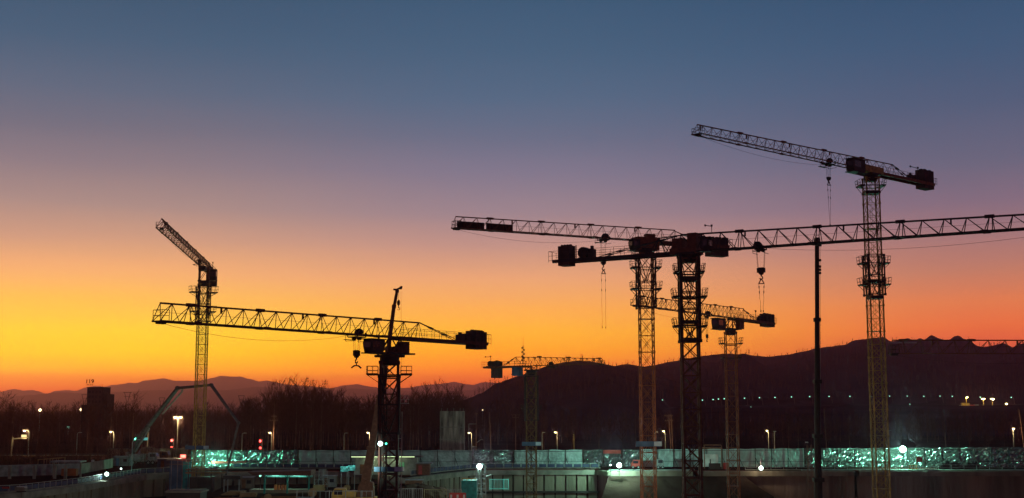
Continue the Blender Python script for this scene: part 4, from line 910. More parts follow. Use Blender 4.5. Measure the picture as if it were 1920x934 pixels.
# ---------------------------------------------------------------- buildings and site huts
D = 640
t = thing('office_block', G(179, D), 'dark flat-roofed block carrying the 119 rooftop sign', 'building'); s_ = D / 2400
mb = MB(); mb.box((G(177, D).x, D + 6, ZD(727, D) / 2), (29.5 * s_, 12, ZD(727, D))); mb.box((G(195, D).x, D + 6.5, ZD(739, D) / 2), (9 * s_, 11, ZD(739, D))); mb.box((G(176, D).x, D + 5, ZD(759, D) / 2), (42 * s_, 14, ZD(759, D)))
wl = mb.build('wall', M_WALLD, t)
mb = MB(); mb.box((G(177, D).x, D + 6, ZD(727, D) + .15), (30.5 * s_, 12.4, .35)); mb.build('roof', M_DK, t)
for i in range(4):
    for j in range(3):
        mb = MB(); mb.box((G(167 + i * 6.4, D).x, D - .02, ZD(735 + j * 9, D)), (1.0, .06, 1.3)); mb.build('window', M_GLASS, t)
mb = MB(); [mb.bar((G(q, D).x, D + 3, ZD(727, D)), (G(q, D).x, D + 3, ZD(720, D)), .12) for q in (184, 187)]; mb.build('mast_aerial', M_DK, t)
def text(s, px, py, D, size, m, parent, name='sign_lettering', ext=.08):
    cu = bpy.data.curves.new(name, 'FONT'); cu.body = s; cu.size = size; cu.align_x = 'CENTER'; cu.align_y = 'CENTER'; cu.extrude = ext; cu.offset = .07 if size > 1 else .02; cu.materials.append(m)
    tmp = bpy.data.objects.new('tmp_text', cu); C.objects.link(tmp); dg = bpy.context.evaluated_depsgraph_get(); me = bpy.data.meshes.new_from_object(tmp.evaluated_get(dg)); bpy.data.objects.remove(tmp)
    rot = Matrix.Rotation(math.pi / 2, 4, 'X'); me.transform(rot); o = bpy.data.objects.new(name, me); C.objects.link(o); o.parent = parent; o.location = P(px, py, D) - parent_world(parent)
    if not me.materials: me.materials.append(m)
    return o
sg_ = mb = MB(); [mb.bar(V((G(q, D + 2).x, D + 2, ZD(727, D))), V((G(q, D + 2).x, D + 2, ZD(719, D))), .04) for q in (163, 174)]; sgo = mb.build('sign_frame', M_DK, t)
text('119', 168.3, 715.5, D + 2, 2.9, mat('sign_dark_red', (.12, .01, .01)), sgo)
mb = MB()
for k in range(4):
    q = P(163.3 + k * 3.3, 721.7, D + 2)
    for dx in (-.22, .22): mb.bar(q + V((dx, 0, -.28)), q + V((dx, 0, .28)), .11)
    for dz in (-.26, 0, .26): mb.bar(q + V((-.3, 0, dz)), q + V((.3, 0, dz)), .09)
mb.build('small_characters', mat('sign_dark_red', (.12, .01, .01)), sgo)
# ruined concrete tower
D = 345; t = thing('concrete_tower', G(848, D), 'windowless stained concrete tower standing before the bare trees', 'tower'); h_ = ZD(771, D)
mb = MB(); mb.box((G(847.5, D).x, D + 3, h_ / 2), (45 / 2400 * D, 6, h_)); mb.build('wall', mat('stained_concrete', (.26, .20, .16), .95, vscale=.8, bump=.5, bscale=1, stretch=(1.3, 1, .22), var=.85), t)
mb = MB(); [mb.box((G(847.5, D).x, D - .03, z_), (45 / 2400 * D + .12, .14, .18)) for z_ in (3.2, 6.2, 9.4)]; [mb.bar((G(q, D).x, D + 1, h_), (G(q, D).x + .1, D + 1, h_ + .8), .12) for q in (827, 838, 850, 862, 868)]; mb.build('joint_band', M_CONC, t)
mb = MB(); [mb.box((G(q, D).x, D - .06, h_ * .5), (.3, .12, h_ * .96)) for q in (826.5, 868.5, 850)]; mb.build('pilaster', M_CONC, t)
mb = MB(); mb.box((G(851, D).x, D - 3, ZD(862, D - 3) + .3), (8.5, 4, 3.2)); mb.build('low_annex', M_BRN, t)
# scrub ridge fence on left: low wall with pillars
D = 268
t = thing('boundary_wall', G(60, D), 'grey panel wall with pale pillars behind the curved banner railing', 'wall')
for q in (24, 70, 108, 128): mb = MB(); mb.box(G(q, D - .4, 1.3), (.55, .5, 2.9)); mb.build('pillar', M_CONC, t)
mb = MB(); a, c_ = G(-120, D, 0), G(155, D + 18, 0); d = (c_ - a).normalized(); mb.box((a + c_) / 2 + V((0, 0, 1.2)), ((c_ - a).length, .2, 2.4), (d, V((-d.y, d.x, 0)), V((0, 0, 1)))); mb.build('wall_panel', M_CORR, t)
t = thing('site_wall', G(185, 290), 'low grey wall with one pale pier leading to the pump truck', 'wall'); mb = MB(); a, c_ = G(155, 287, 0), G(215, 318, 0); d = (c_ - a).normalized(); mb.box((a + c_) / 2 + V((0, 0, 1.1)), ((c_ - a).length, .2, 2.2), (d, V((-d.y, d.x, 0)), V((0, 0, 1)))); mb.build('wall_panel', M_CONC, t)
mb = MB(); mb.box(G(178, 299.5, 1.3), (.5, .5, 2.6)); mb.build('pier', M_WHITE, t)
t = thing('open_shelter', G(130, 276), 'low open shelter with orange clutter inside behind the curved railing', 'shelter'); mb = MB(); mb.box(G(132, 276, 3.2), (6.5, 4, .3)); mb.build('roof', M_CORR, t)
for q in (106, 156): mb = MB(); mb.box(G(q, 276, 1.6), (.35, .35, 3.2)); mb.build('pillar', M_CONC, t)
mb = MB(); mb.box(G(136, 277, .9), (3.2, 1.4, 1.5)); tag(mb.build('tarp_pile', mat('orange_tarp', (.30, .08, .03))), 'orange tarpaulin heap inside the low open shelter', 'tarpaulin')
for i, (q, d_) in enumerate(((84, 300), (95, 303), (106, 306), (118, 309))):
    t = thing('timber_trestle', G(q, d_), 'brown timber trestle in the row above the grey panel wall', 'trestle', 'timber trestles above the panel wall'); mb = MB(); p = G(q, d_); mb.bar(p + V((-1.1, 0, 2.6)), p + V((1.1, 0, 2.8)), .22); mb.bar(p + V((-1, 0, 0)), p + V((-1, 0, 2.6)), .15); mb.bar(p + V((1, 0, 0)), p + V((1, 0, 2.8)), .15); mb.build('frame', M_WOOD, t)
t = thing('long_wall', G(280, 372), 'long yellow lit wall behind the junction and the mixer truck', 'wall'); mb = MB(); a, c_ = G(205, 366), G(355, 366); mb.box((a + c_) / 2 + V((0, 0, 1.5)), ((c_ - a).length, .25, 3.0)); mb.build('wall_panel', mat('ochre_wall', (.36, .26, .15), .9), t); mb = MB(); mb.box((a + c_) / 2 + V((0, 0, 3.05)), ((c_ - a).length + .2, .5, .12)); mb.build('coping', M_CONC, t)
# stair tower clad in teal
D = 285; xx = x(343, D)
t = thing('stair_tower', G(343, D), 'blue and teal clad stair tower with a red number display on top', 'stair tower')
z0, z1 = -14, ZD(863, D)
mb = MB(); mb.box((x(336, D), D, (z0 + z1) / 2), (2.6, 3, z1 - z0)); mb.build('cladding', M_BLUE, t)
mb = MB(); mb.box((x(354, D), D, (z0 + z1) / 2 - .2), (1.0, 3, z1 - z0 - .4)); mb.build('teal_cladding', M_TEAL, t)
for q in (328.5, 340, 349, 360): mb = MB(); mb.bar((x(q, D), D - 1.6, z0), (x(q, D), D - 1.6, z1 + .6), .12); mb.build('post', M_GRY, t)
mb = MB(); mb.box((x(341, D), D, z1 + .1), (5.2, 3.4, .2)); mb.box((x(341, D), D - 1.7, z1 - .8), (5.0, .1, .12)); mb.build('deck', M_CONC, t)
for q in (329, 345, 358): mb = MB()
p = P(343, 855.8, D - 1)
t = thing('number_display', (p.x, p.y, z1 + .2), 'small glowing red display reading 115 on the teal stair tower', 'display'); mb = MB(); mb.box(p + V((0, .1, 0)), (1.25, .16, .8)); mb.build('display_case', E_DISP, t); mb = MB(); mb.bar(p + V((0, .1, -.4)), V((p.x, p.y + .1, z1 + .1)), .12); mb.build('stand', M_DK, t)
text('115', 343, 855.8, D - 1.1, .62, E_DIGIT, t, 'digits', .02)
lamp(t, p + V((0, -1.2, 0)), 40, (1, .06, .03))
# dark stacked formwork platform at foot of yellow crane
D = 276
t = thing('formwork_platform', G(395, D, -2.2), 'dark framed platform with thin railings at the foot of the yellow crane', 'platform')
mb = MB(); mb.box((x(390, D), D, ZD(880.5, D)), (8, 3, .25)); mb.box((x(390, D), D, ZD(886, D)), (8, 3, .3)); mb.build('deck', M_WOOD, t)
for q in (360, 375, 402, 422): mb = MB(); mb.bar((x(q, D), D - 1.2, -2.2), (x(q, D), D - 1.2, ZD(878, D)), .16); mb.build('post', M_DK, t)
mb = MB(); mb.box((x(382, D), D + .4, (ZD(888, D) - 4.5) / 2 - .1), (4.8, 2.4, 4.0)); mb.build('shuttering', M_DK, t)
t = thing('small_canopy', G(440, 262, -2.2), 'small dark canopy on posts left of the lit shed', 'canopy'); D = 262; mb = MB(); mb.box((x(440, D), D, ZD(895, D)), (3.4, 2.5, .7)); mb.build('roof', M_DK, t)
for q in (426, 433, 454): mb = MB(); mb.bar((x(q, D), D - 1, -2.2), (x(q, D), D - 1, ZD(897, D)), .15); mb.build('post', M_GRY, t)
t = thing('timber_stack', G(445, 250, -2.2), 'stack of pale shuttering boards before the small dark canopy', 'timber'); mb = MB(); [mb.box(G(440 + k * 3, 250 - k * .3, -2.0 + k * .22), (4 - k * .3, 2, .18)) for k in range(4)]; mb.build('boards', M_WOOD, t)
t = thing('site_cabin_roof', G(350, 225, -3), 'flat pale-edged shed roof low before the stair tower', 'shed'); D = 232; mb = MB(); mb.box((x(355, D), D, ZD(931, D)), (6, 5, 2.4)); mb.build('wall', M_DK, t); mb = MB(); mb.box((x(355, D), D, ZD(924, D) + .3), (6.6, 5.6, .22)); mb.build('roof', M_CONC, t)
# lit canopy shed
D = 258; zg = -2.2
t = thing('canopy_shed', G(535, D, zg), 'dark-roofed work shed with glowing teal columns and orange barrels beneath', 'shed')
mb = MB(); mb.prism([V((x(472, D), D - 3, ZD(884, D))), V((x(482, D), D - 3, ZD(889.5, D))), V((x(590, D), D - 3, ZD(890.5, D))), V((x(590, D), D - 3, ZD(881, D)))], (0, 6, 0)); mb.build('roof', M_RED, t)
for q in (503, 545, 585):
    mb = MB(); mb.bar((x(q, D), D - 2, zg), (x(q, D), D - 2, ZD(890, D)), .32); mb.bar((x(q, D), D - 2, ZD(897, D)), (x(q - 5, D), D - 2, ZD(891, D)), .15); mb.bar((x(q, D), D - 2, ZD(897, D)), (x(q + 5, D), D - 2, ZD(891, D)), .15); mb.build('column', mat('teal_column', (.02, .20, .17), .7), t)
mb = MB(); mb.box((x(540, D), D + 2, ZD(893.5, D)), (9, .1, .45)); [mb.box((x(505 + k * 4.2, D), D + 1.93, ZD(893.5, D)), (.08, .05, .45)) for k in range(20)]; mb.build('back_panel', mat('pale_teal_board', (.3, .6, .6)), t)
mb = MB(); mb.box((x(530, D), D + 1, zg + .3), (12, 4, .7)); mb.build('deck', M_CONCD, t)
for i in range(4):
    mb = MB(); p = G(520 + i * 6.2, D - 1.2, zg + .66); mb.bar(p, p + V((0, 0, .95)), .55, n=14); [mb.bar(p + V((0, 0, z_)), p + V((0, 0, z_ + .05)), .6, n=14) for z_ in (.02, .45, .9)]; tag(mb.build('barrel', mat('orange_barrel', (.65, .22, .07), .6)), 'orange barrel in the row under the lit shed', 'barrel', 'orange barrels under the shed')
for q in (520, 560): lamp(t, V((x(q, D), D - .5, ZD(891.5, D) - .3)), 170, (.35, 1, .75), .2)
mb = MB(); [mb.box((x(q, D), D - .5, ZD(890.5, D) - .12), (1.4, .12, .08)) for q in (520, 560)]; mb.build('tube_lamp', mat('tube_teal', (1, 1, 1), emis=(.2, .8, .65), strength=.9), t)
# site office
D = 286
t = thing('site_office', G(735, D), 'long grey site office with a glowing yellow-green roof edge', 'site office')
zt = ZD(857, D); mb = MB(); mb.box((x(727, D), D, (zt - 0) / 2), (13.6, 5, zt)); mb.build('wall', M_CORR, t)
mb = MB(); mb.box((x(727, D), D - .3, zt + .12), (15.5, 6.4, .25)); mb.build('roof', M_DK, t)
mb = MB(); mb.box((x(722, D), D - 3.56, zt + .16), (13.8, .08, .14)); mb.build('light_strip', E_TUBE, t)
mb = MB(); mb.box((x(757, D), D - 2.53, 2.2), (.9, .06, 1.0)); mb.build('window', mat('green_window', (.2, .5, .35)), t); mb = MB(); mb.box((x(683, D), D - 2.53, 1.2), (.9, .06, 2.1)); mb.build('door', M_BRN, t)
for q in (700, 722, 745): lamp(t, V((x(q, D), D - 3.9, zt - .2)), 90, (.75, 1, .5), .2)
t = thing('small_hut', G(795, 284), 'small red-brown hut with a pale overhanging roof right of the site office', 'hut'); D = 284; mb = MB(); mb.box((x(795, D), D, 1.2), (2.9, 3, 2.4)); mb.build('wall', M_BRN, t); mb = MB(); mb.box((x(796, D), D - .2, 2.5), (3.6, 4, .2)); mb.build('roof', M_CORR, t); mb = MB(); mb.box((x(790, D), D - 1.53, 1.1), (.8, .05, 1.9)); mb.build('door', M_REDP, t)
for px, py, lab, w_ in ((645.5, 879.5, 'left poster board before the site office, teal toned', 1.5), (659.5, 877.5, 'right poster board before the site office, with pale pictures', 1.5)):
    D = 268; p = P(px, py, D); t = thing('poster_board', (p.x, D, -2.2), lab, 'notice board'); mb = MB(); mb.box(p, (w_, .08, 1.1)); mb.build('panel', mat('poster', (.12, .5, .48), .6, var=.9, vscale=2.2), t)
    mb = MB(); [mb.bar(V((p.x + s_, D + .1, -2.2)), V((p.x + s_, D + .1, p.z + .5)), .09) for s_ in (-.6, .6)]; mb.build('legs', M_GRY, t); lamp(t, p + V((0, -1.6, 1)), 45, (.6, 1, .9), .1)
# bottom fences
def bar_fence(x0, x1, y, D, label, m=M_GRY, h=1.9, step=.28, name='bar_fence'):
    z_ = ZD(y, D); t = thing(name, G((x0 + x1) / 2, D, z_ - h), label, 'fence'); fr = MB(); b_ = MB(); a, c_ = x(x0, D), x(x1, D); k = int((c_ - a) / step)
    for i in range(k + 1): b_.bar((a + (c_ - a) * i / k, D, z_ - h), (a + (c_ - a) * i / k, D, z_), .035)
    for hz in (0, h * .9): fr.bar((a, D, z_ - hz), (c_, D, z_ - hz), .07)
    for i in range(int((c_ - a) / 2.6) + 2): X = min(c_, a + i * 2.6); fr.bar((X, D, z_ - h), (X, D, z_ + .1), .1)
    fr.build('frame', m, t); b_.build('bars', m, t); return t
bar_fence(745, 793, 916.5, 205, 'grey bar fence panel at the picture bottom right of the glazed-cab crane')
bar_fence(797, 838, 918, 204, 'yellow-green tinted bar fence beside the red barrier', m=mat('olive_bars', (.40, .42, .20)))
bar_fence(840, 866, 918.5, 206, 'short bar fence behind the red barrier'); bar_fence(560, 700, 921, 208, 'long low bar fence before the yellow truck crane', step=.9)
bar_fence(919, 953, 899, 243, 'short glowing teal bar fence right of the lattice light tower', m=mat('teal_bars', (.2, .6, .55)))
t = thing('red_barrier', G(860, 203, -3), 'red plastic barrier at the picture bottom beside the teal container', 'barrier'); mb = MB(); D = 203; z_ = ZD(924.5, D); mb.box((x(859, D), D, z_ - .65), (2.6, .3, 1.3)); mb.box((x(859, D), D, z_ - .02), (2.2, .2, .12)); mb.build('panel', M_REDP, t); mb = MB(); [mb.box((x(q, D), D, z_ - 1), (.3, .6, 1.5)) for q in (847, 859, 871)]; mb.build('feet', M_WHITE, t)
D = 222; t = thing('teal_container', G(880, D, -14), 'teal corrugated cabin with yellow top rail beside the light tower', 'container'); zt = ZD(901, D); mb = MB(); mb.box((x(880, D), D + 1.5, (zt - 14) / 2), (2.6, 3, zt + 14)); [mb.box((x(867.5 + k * 2.3, D), D - .03, (zt - 14) / 2), (.08, .08, zt + 14 - .1)) for k in range(12)]; mb.build('wall', M_TEAL, t)
mb = MB(); mb.path([V((x(867, D), D - .1, zt + .35)), V((x(894, D), D - .1, zt + .35))], .14); [mb.bar((x(q, D), D - .1, zt), (x(q, D), D - .1, zt + .35), .12) for q in (867.5, 876, 885, 893)]; mb.build('top_rail', M_TRUCK, t)
t = thing('scaffold_tower', G(902, 228, -14), 'scaffold stair tower under the lattice-mounted floodlight', 'scaffold'); D = 226
mb = MB()
for q in (893, 902, 911):
    for dy in (0, 2): mb.bar((x(q, D), D + dy, -14), (x(q, D), D + dy, ZD(884, D)), .08)
z_ = -13; k = 0
while z_ < ZD(888, D): [mb.bar((x(893, D), D + dy, z_), (x(911, D), D + dy, z_), .06) for dy in (0, 2)]; mb.bar((x(893 if k % 2 else 911, D), D, z_), (x(911 if k % 2 else 893, D), D, z_ + .9), .05); z_ += .9; k += 1
mb.build('frame', M_GRY, t); mb = MB(); mb.box((x(916, D), D + 1, ZD(892.5, D)), (1.0, .6, .12), (V((.95, 0, .28)), V((0, 1, 0)), V((-.28, 0, .95)))); mb.build('sign_panel', M_WHITE, t)
t = thing('small_scaffold', G(909, 231, -14), 'thin bracket with fluttering teal cloth beside the white tower floodlight', 'bracket'); mb = MB(); mb.bar(P(909, 900, 231), P(909, 872, 231), .12); mb.build('post', M_GRY, t); mb = MB(); [mb.box(P(909 + (k % 2), 873 + k * 3, 230.8), (.35, .05, .28)) for k in range(5)]; mb.build('cloth', mat('pale_cloth', (.5, .7, .68)), t)
# lattice scaffold near upright boom
D = 236; t = thing('lattice_hoist', G(1516, D, -14), 'thin lattice hoist tower just left of the upright boom', 'hoist tower'); mb = MB(); zt = ZD(834, D)
for q in (1512.5, 1520):
    for dy in (0, .8): mb.bar((x(q, D), D + dy, -14), (x(q, D), D + dy, zt - (0 if q < 1515 else -.0)), .08)
z_ = -14; k = 0
while z_ < zt - .8: mb.bar((x(1512.5, D), D, z_), (x(1520, D), D, z_), .06); mb.bar((x(1512.5 if k % 2 else 1520, D), D, z_), (x(1520 if k % 2 else 1512.5, D), D, z_ + .8), .05); z_ += .8; k += 1
mb.build('frame', M_BRN, t); mb = MB(); mb.box(P(1512.5, 829.5, D), (.5, .3, .2)); mb.build('lamp_head', M_WHITE, t)
# clutter on right wall top
D = 312
t = thing('site_gatehouse', G(1334, D), 'dark framed gatehouse with a pale back wall behind the thick crane', 'gatehouse'); mb = MB(); mb.box((x(1334, D), D, ZD(840, D)), (4.4, 2.5, .35)); mb.box((x(1334, D), D, ZD(834.5, D)), (4.2, .2, .25)); mb.build('roof', M_BRN, t); mb = MB(); mb.box((x(1332, D), D + 1.2, 1.9), (3.6, .1, 3)); mb.build('wall', M_WHITE, t)
for q in (1318, 1350): mb = MB(); mb.bar((x(q, D), D - 1, 0), (x(q, D), D - 1, ZD(835, D)), .2); mb.build('post', M_BRN, t)
t = thing('generator', G(1338, 308), 'dark generator set on skids before the gatehouse', 'generator'); mb = MB(); D = 308; mb.box((x(1338, D), D, .9), (2.6, 1.2, 1.1)); mb.bar((x(1330, D), D, 1.3), (x(1330, D), D, 2.4), .25, n=8); mb.build('body', M_DK, t); mb = MB(); [mb.box((x(1338, D), D + s_, .2), (3, .15, .3)) for s_ in (-.4, .4)]; mb.build('skid', M_DK, t)
t = thing('red_site_sign', G(1724, 306), 'red rectangular sign right of the brightest floodlight', 'sign'); mb = MB(); mb.box(P(1724, 861, 306), (1.4, .08, 1.25)); mb.build('panel', M_REDP, t); mb = MB(); mb.bar(G(1720, 306.1), P(1720, 857, 306.1), .1); mb.bar(G(1728, 306.1), P(1728, 857, 306.1), .1); mb.build('legs', M_GRY, t)
t = thing('red_box', G(1360, 309), 'red cabinet beside the dark generator', 'cabinet'); mb = MB(); mb.box(G(1359, 309, .8), (1.3, .8, 1.5)); mb.build('body', M_REDP, t); mb = MB(); mb.box(G(1359, 308.57, .8), (.05, .04, 1.3)); mb.build('handle', M_DK, t)
t = thing('tarpaulin_heap', G(1790, 311), 'dark covered heap against the sparkling hoarding', 'heap'); mb = MB(); [mb.lump(G(1762 + k * 7, 311, .5), 1.1, (1.3, .8, 1.0 + .3 * math.sin(k)), k, .4) for k in range(9)]; mb.build('cover', M_DK, t)
for k, q in enumerate((1702, 1708, 1714)):
    t = thing('traffic_barrel', G(q, 308), 'orange and white site drum in the row under the brightest floodlight', 'drum', 'site drums below the floodlight'); mb = MB(); p = G(q, 308); mb.bar(p, p + V((0, 0, 1.0)), .5, .4, n=12); mb.build('body', mat('orange_drum', (.6, .25, .06)), t); mb = MB(); mb.bar(p + V((0, 0, .5)), p + V((0, 0, .7)), .49, n=12); mb.build('band', M_WHITE, t)
t = thing('red_banner', G(432, 318), 'long red banner at the foot of the brightest hoarding', 'banner'); mb = MB(); mb.box(G(432, 317, 1.3), (8.4, .06, .5)); mb.build('cloth', M_REDP, t); mb = MB(); [mb.bar(G(q, 317.1, 0), G(q, 317.1, 1.6), .08) for q in (402, 432, 461)]; mb.build('posts', M_GRY, t)
t = thing('red_van', G(1190, 312), 'red parked van half hidden behind the rust coloured crane', 'van'); D = 312; cabin(t, x(1182, D), x(1198, D), D, .5, 1.6, M_REDP, wdt=1.8)
for q in (1185, 1195): wheel(t, V((x(q, D), D - .85, .38)), .38, .25)
t = thing('blue_van', G(1239, 312), 'grey flat-nosed van right of the rust coloured crane', 'van'); cabin(t, x(1229, D), x(1243, D), D, .5, 1.8, M_CORR, wdt=1.8, front=1)
for q in (1232, 1240): wheel(t, V((x(q, D), D - .85, .38)), .38, .25)
# site clutter on the working platform and beside the pit
def z_at(D): return -2.2
def boards(px, D, w, h, label, m=M_WOOD, z0=-2.2):
    t = thing('board_stack', G(px, D, z0), label, 'board stack'); rn = random.Random(px)
    mb = MB(); mb.box(G(px, D, z0 + .08), (w, .2, .16)); mb.box(G(px, D + 1.2, z0 + .08), (w, .2, .16)); mb.build('bearer', M_DK, t)
    z_ = z0 + .16; mb = MB()
    while z_ < z0 + h: mb.box(G(px, D + .6, z_ + .05) + V((rn.uniform(-.12, .12), 0, 0)), (w, 1.4 + rn.uniform(-.1, .1), .1)); z_ += .115
    mb.build('boards', m, t)
def rebar(px, D, L, label, z0=-2.2):
    t = thing('rebar_bundle', G(px, D, z0), label, 'rebar'); rn = random.Random(px + 1)
    for k in range(2):
        mb = MB(); c_ = G(px, D + k * .9, z0 + .25)
        for i in range(12): a = V((0, rn.uniform(-.28, .28), rn.uniform(-.1, .25))); mb.bar(c_ + a + V((-L / 2 + rn.uniform(-.3, .3), 0, 0)), c_ + a + V((L / 2, rn.uniform(-.1, .1), 0)), .05)
        mb.build('bars', mat('rusty_rebar', (.22, .09, .04), .8), t)
    mb = MB(); [mb.box(G(px, D + .5, z0 + .08) + V((q, 0, 0)), (.2, 2, .16)) for q in (-L * .3, L * .3)]; mb.build('bearer', M_WOOD, t)
def cabin_box(px, D, w, h, label, m, z0=-2.2, door=M_BRN):
    t = thing('site_cabin', G(px, D, z0), label, 'cabin'); g_ = G(px, D, z0)
    mb = MB(); mb.box(g_ + V((0, 1.2, h / 2)), (w, 2.4, h)); [mb.box(g_ + V((-w / 2 + .15 + k * .3, -.02, h / 2)), (.06, .08, h * .94)) for k in range(int(w / .3))]; mb.build('wall', m, t)
    mb = MB(); mb.box(g_ + V((0, 1.2, h + .06)), (w + .3, 2.8, .12)); mb.build('roof', M_GRY, t)
    mb = MB(); mb.box(g_ + V((w * .2, -.08, h * .6)), (.9, .05, .7)); mb.build('window', M_GLASS, t)
    mb = MB(); mb.box(g_ + V((-w * .25, -.08, h * .42)), (.8, .05, h * .82)); mb.build('door', door, t)
def drum(px, D, r_, label, z0=-2.2):
    t = thing('cable_drum', G(px, D, z0), label, 'cable drum'); g_ = G(px, D, z0 + r_); mb = MB(); mb.bar(g_ + V((0, .15, 0)), g_ + V((0, .95, 0)), r_ * 1.1, n=14); mb.build('core', M_DK, t)
    for q in (0, 1): mb = MB(); mb.bar(g_ + V((0, q, 0)), g_ + V((0, q + .1, 0)), r_ * 2, n=18); mb.build('flange', M_WOOD, t)
boards(470, 244, 3.0, .9, 'pale board stack low in front of the small dark canopy'); boards(601, 262, 2.2, 1.2, 'tall board stack just right of the lit shed'); boards(575, 236, 2.6, .6, 'flat board stack before the lit shed', M_CORR)
boards(800, 228, 2.6, .8, 'board stack behind the bar fences near the soil heap'); boards(40, 226, 3.0, .8, 'board stack at the bottom edge by the curved wall start', M_CONC, 0)
rebar(530, 240, 7, 'long rusty rebar bundles in front of the lit shed'); rebar(432, 236, 5, 'short rusty rebar bundles below the formwork platform'); rebar(640, 216, 4, 'rusty rebar bundles beneath the yellow truck crane')
cabin_box(620, 276, 2.6, 2.3, 'narrow grey cabin between the lit shed and the poster boards', M_CORR); cabin_box(466, 272, 2.4, 2.2, 'grey-brown cabin behind the small dark canopy', mat('drab_wall', (.14, .11, .09))); cabin_box(777, 262, 3.4, 2.2, 'dark brown cabin above the soil heap', M_BRN)
cabin_box(232, 327, 4.2, 2.3, 'grey cabin behind the tiny white lamp', M_CORR, 0, M_BLUE); cabin_box(318, 310, 5.0, 2.4, 'dark blue cabin left of the stair tower', mat('navy_wall', (.05, .06, .10), .7), 0)
drum(588, 246, .8, 'wooden cable drum right of the long rebar bundles'); drum(652, 262, .65, 'small wooden cable drum beneath the poster boards'); drum(505, 236, .6, 'low cable drum at the picture bottom before the rebar bundles')
t = thing('water_tank', G(607, 284, -2.2), 'round grey water tank behind the narrow grey cabin', 'tank'); mb = MB(); mb.bar(G(607, 284, -1.2), G(607, 284, 1.2), 1.7, n=18); mb.build('tank_body', M_CORR, t); mb = MB(); [mb.bar(G(607, 284, -2.2) + V((q, p_, 0)), G(607, 284, -1.1) + V((q, p_, 0)), .12) for q in (-.6, .6) for p_ in (-.6, .6)]; mb.build('stand', M_DK, t)
t = thing('tube_scaffold', G(600, 268, -2.2), 'low tube scaffold beside the lit shed end column', 'scaffold'); mb = MB()
for q in (592, 600, 608, 616):
    for dy in (0, 1.2): mb.bar(G(q, 268 + dy, -2.2), G(q, 268 + dy, 1.6), .07)
for z_ in (-1.2, -.2, .8, 1.5): mb.bar(G(591, 268, z_), G(617, 268, z_), .06)
mb.bar(G(592, 268, -1.2), G(608, 268, .8), .05); mb.bar(G(616, 268, -1.2), G(600, 268, .8), .05); mb.build('frame', M_GRY, t)
for px, D, lab, m_ in ((15, 224, 'pink lit barrier board at the left picture edge', M_REDP), (48, 226, 'second barrier board from the left picture edge', M_WHITE), (700, 226, 'small white barrier board between the truck crane and the dark crane mast', M_WHITE)):
    z0 = 0 if px < 100 else -2.2; t = thing('barrier_board', G(px, D, z0), lab, 'barrier'); mb = MB(); mb.box(G(px, D, z0 + .85), (1.8, .06, .3)); mb.build('panel', m_, t); mb = MB(); [mb.bar(G(px, D, z0) + V((q, .05, 0)), G(px, D, z0 + 1) + V((q, .05, 0)), .07) for q in (-.7, .7)]; mb.build('legs', M_GRY, t)
# pylons
for i, (px, py, w_) in enumerate(((238, 736, 8), (158, 740, 6), (303, 746, 5), (452, 742, 6))):
    D = 1500; t = thing('power_pylon', G(px, D), ('tallest lattice pylon behind the tree right of the 119 block', 'lattice pylon just left of the 119 block', 'small lattice pylon below the pump boom arch', 'small lattice pylon right of the yellow crane')[i], 'pylon', 'distant power pylons')
    b_ = G(px, D); h_ = P(px, py, D).z; mb = MB(); s_ = D / 2400
    for q in (-1, 1):
        mb.bar(b_ + V((q * 4, 0, 0)), b_ + V((q * .9, 0, h_ * .7)), .5); mb.bar(b_ + V((q * .9, 0, h_ * .7)), b_ + V((q * 3.4, 0, h_)), .45)
    for k in range(6): f = k / 6; mb.bar(b_ + V((-4 + 3 * f, 0, h_ * .7 * f)), b_ + V((4 - 3 * f - .5, 0, h_ * .7 * (f + 1 / 6))), .3)
    mb.bar(b_ + V((-w_ * s_, 0, h_)), b_ + V((w_ * s_, 0, h_)), .5); mb.bar(b_ + V((-w_ * s_ * .8, 0, h_ * .86)), b_ + V((w_ * s_ * .8, 0, h_ * .86)), .4); mb.build('lattice', M_DK, t)

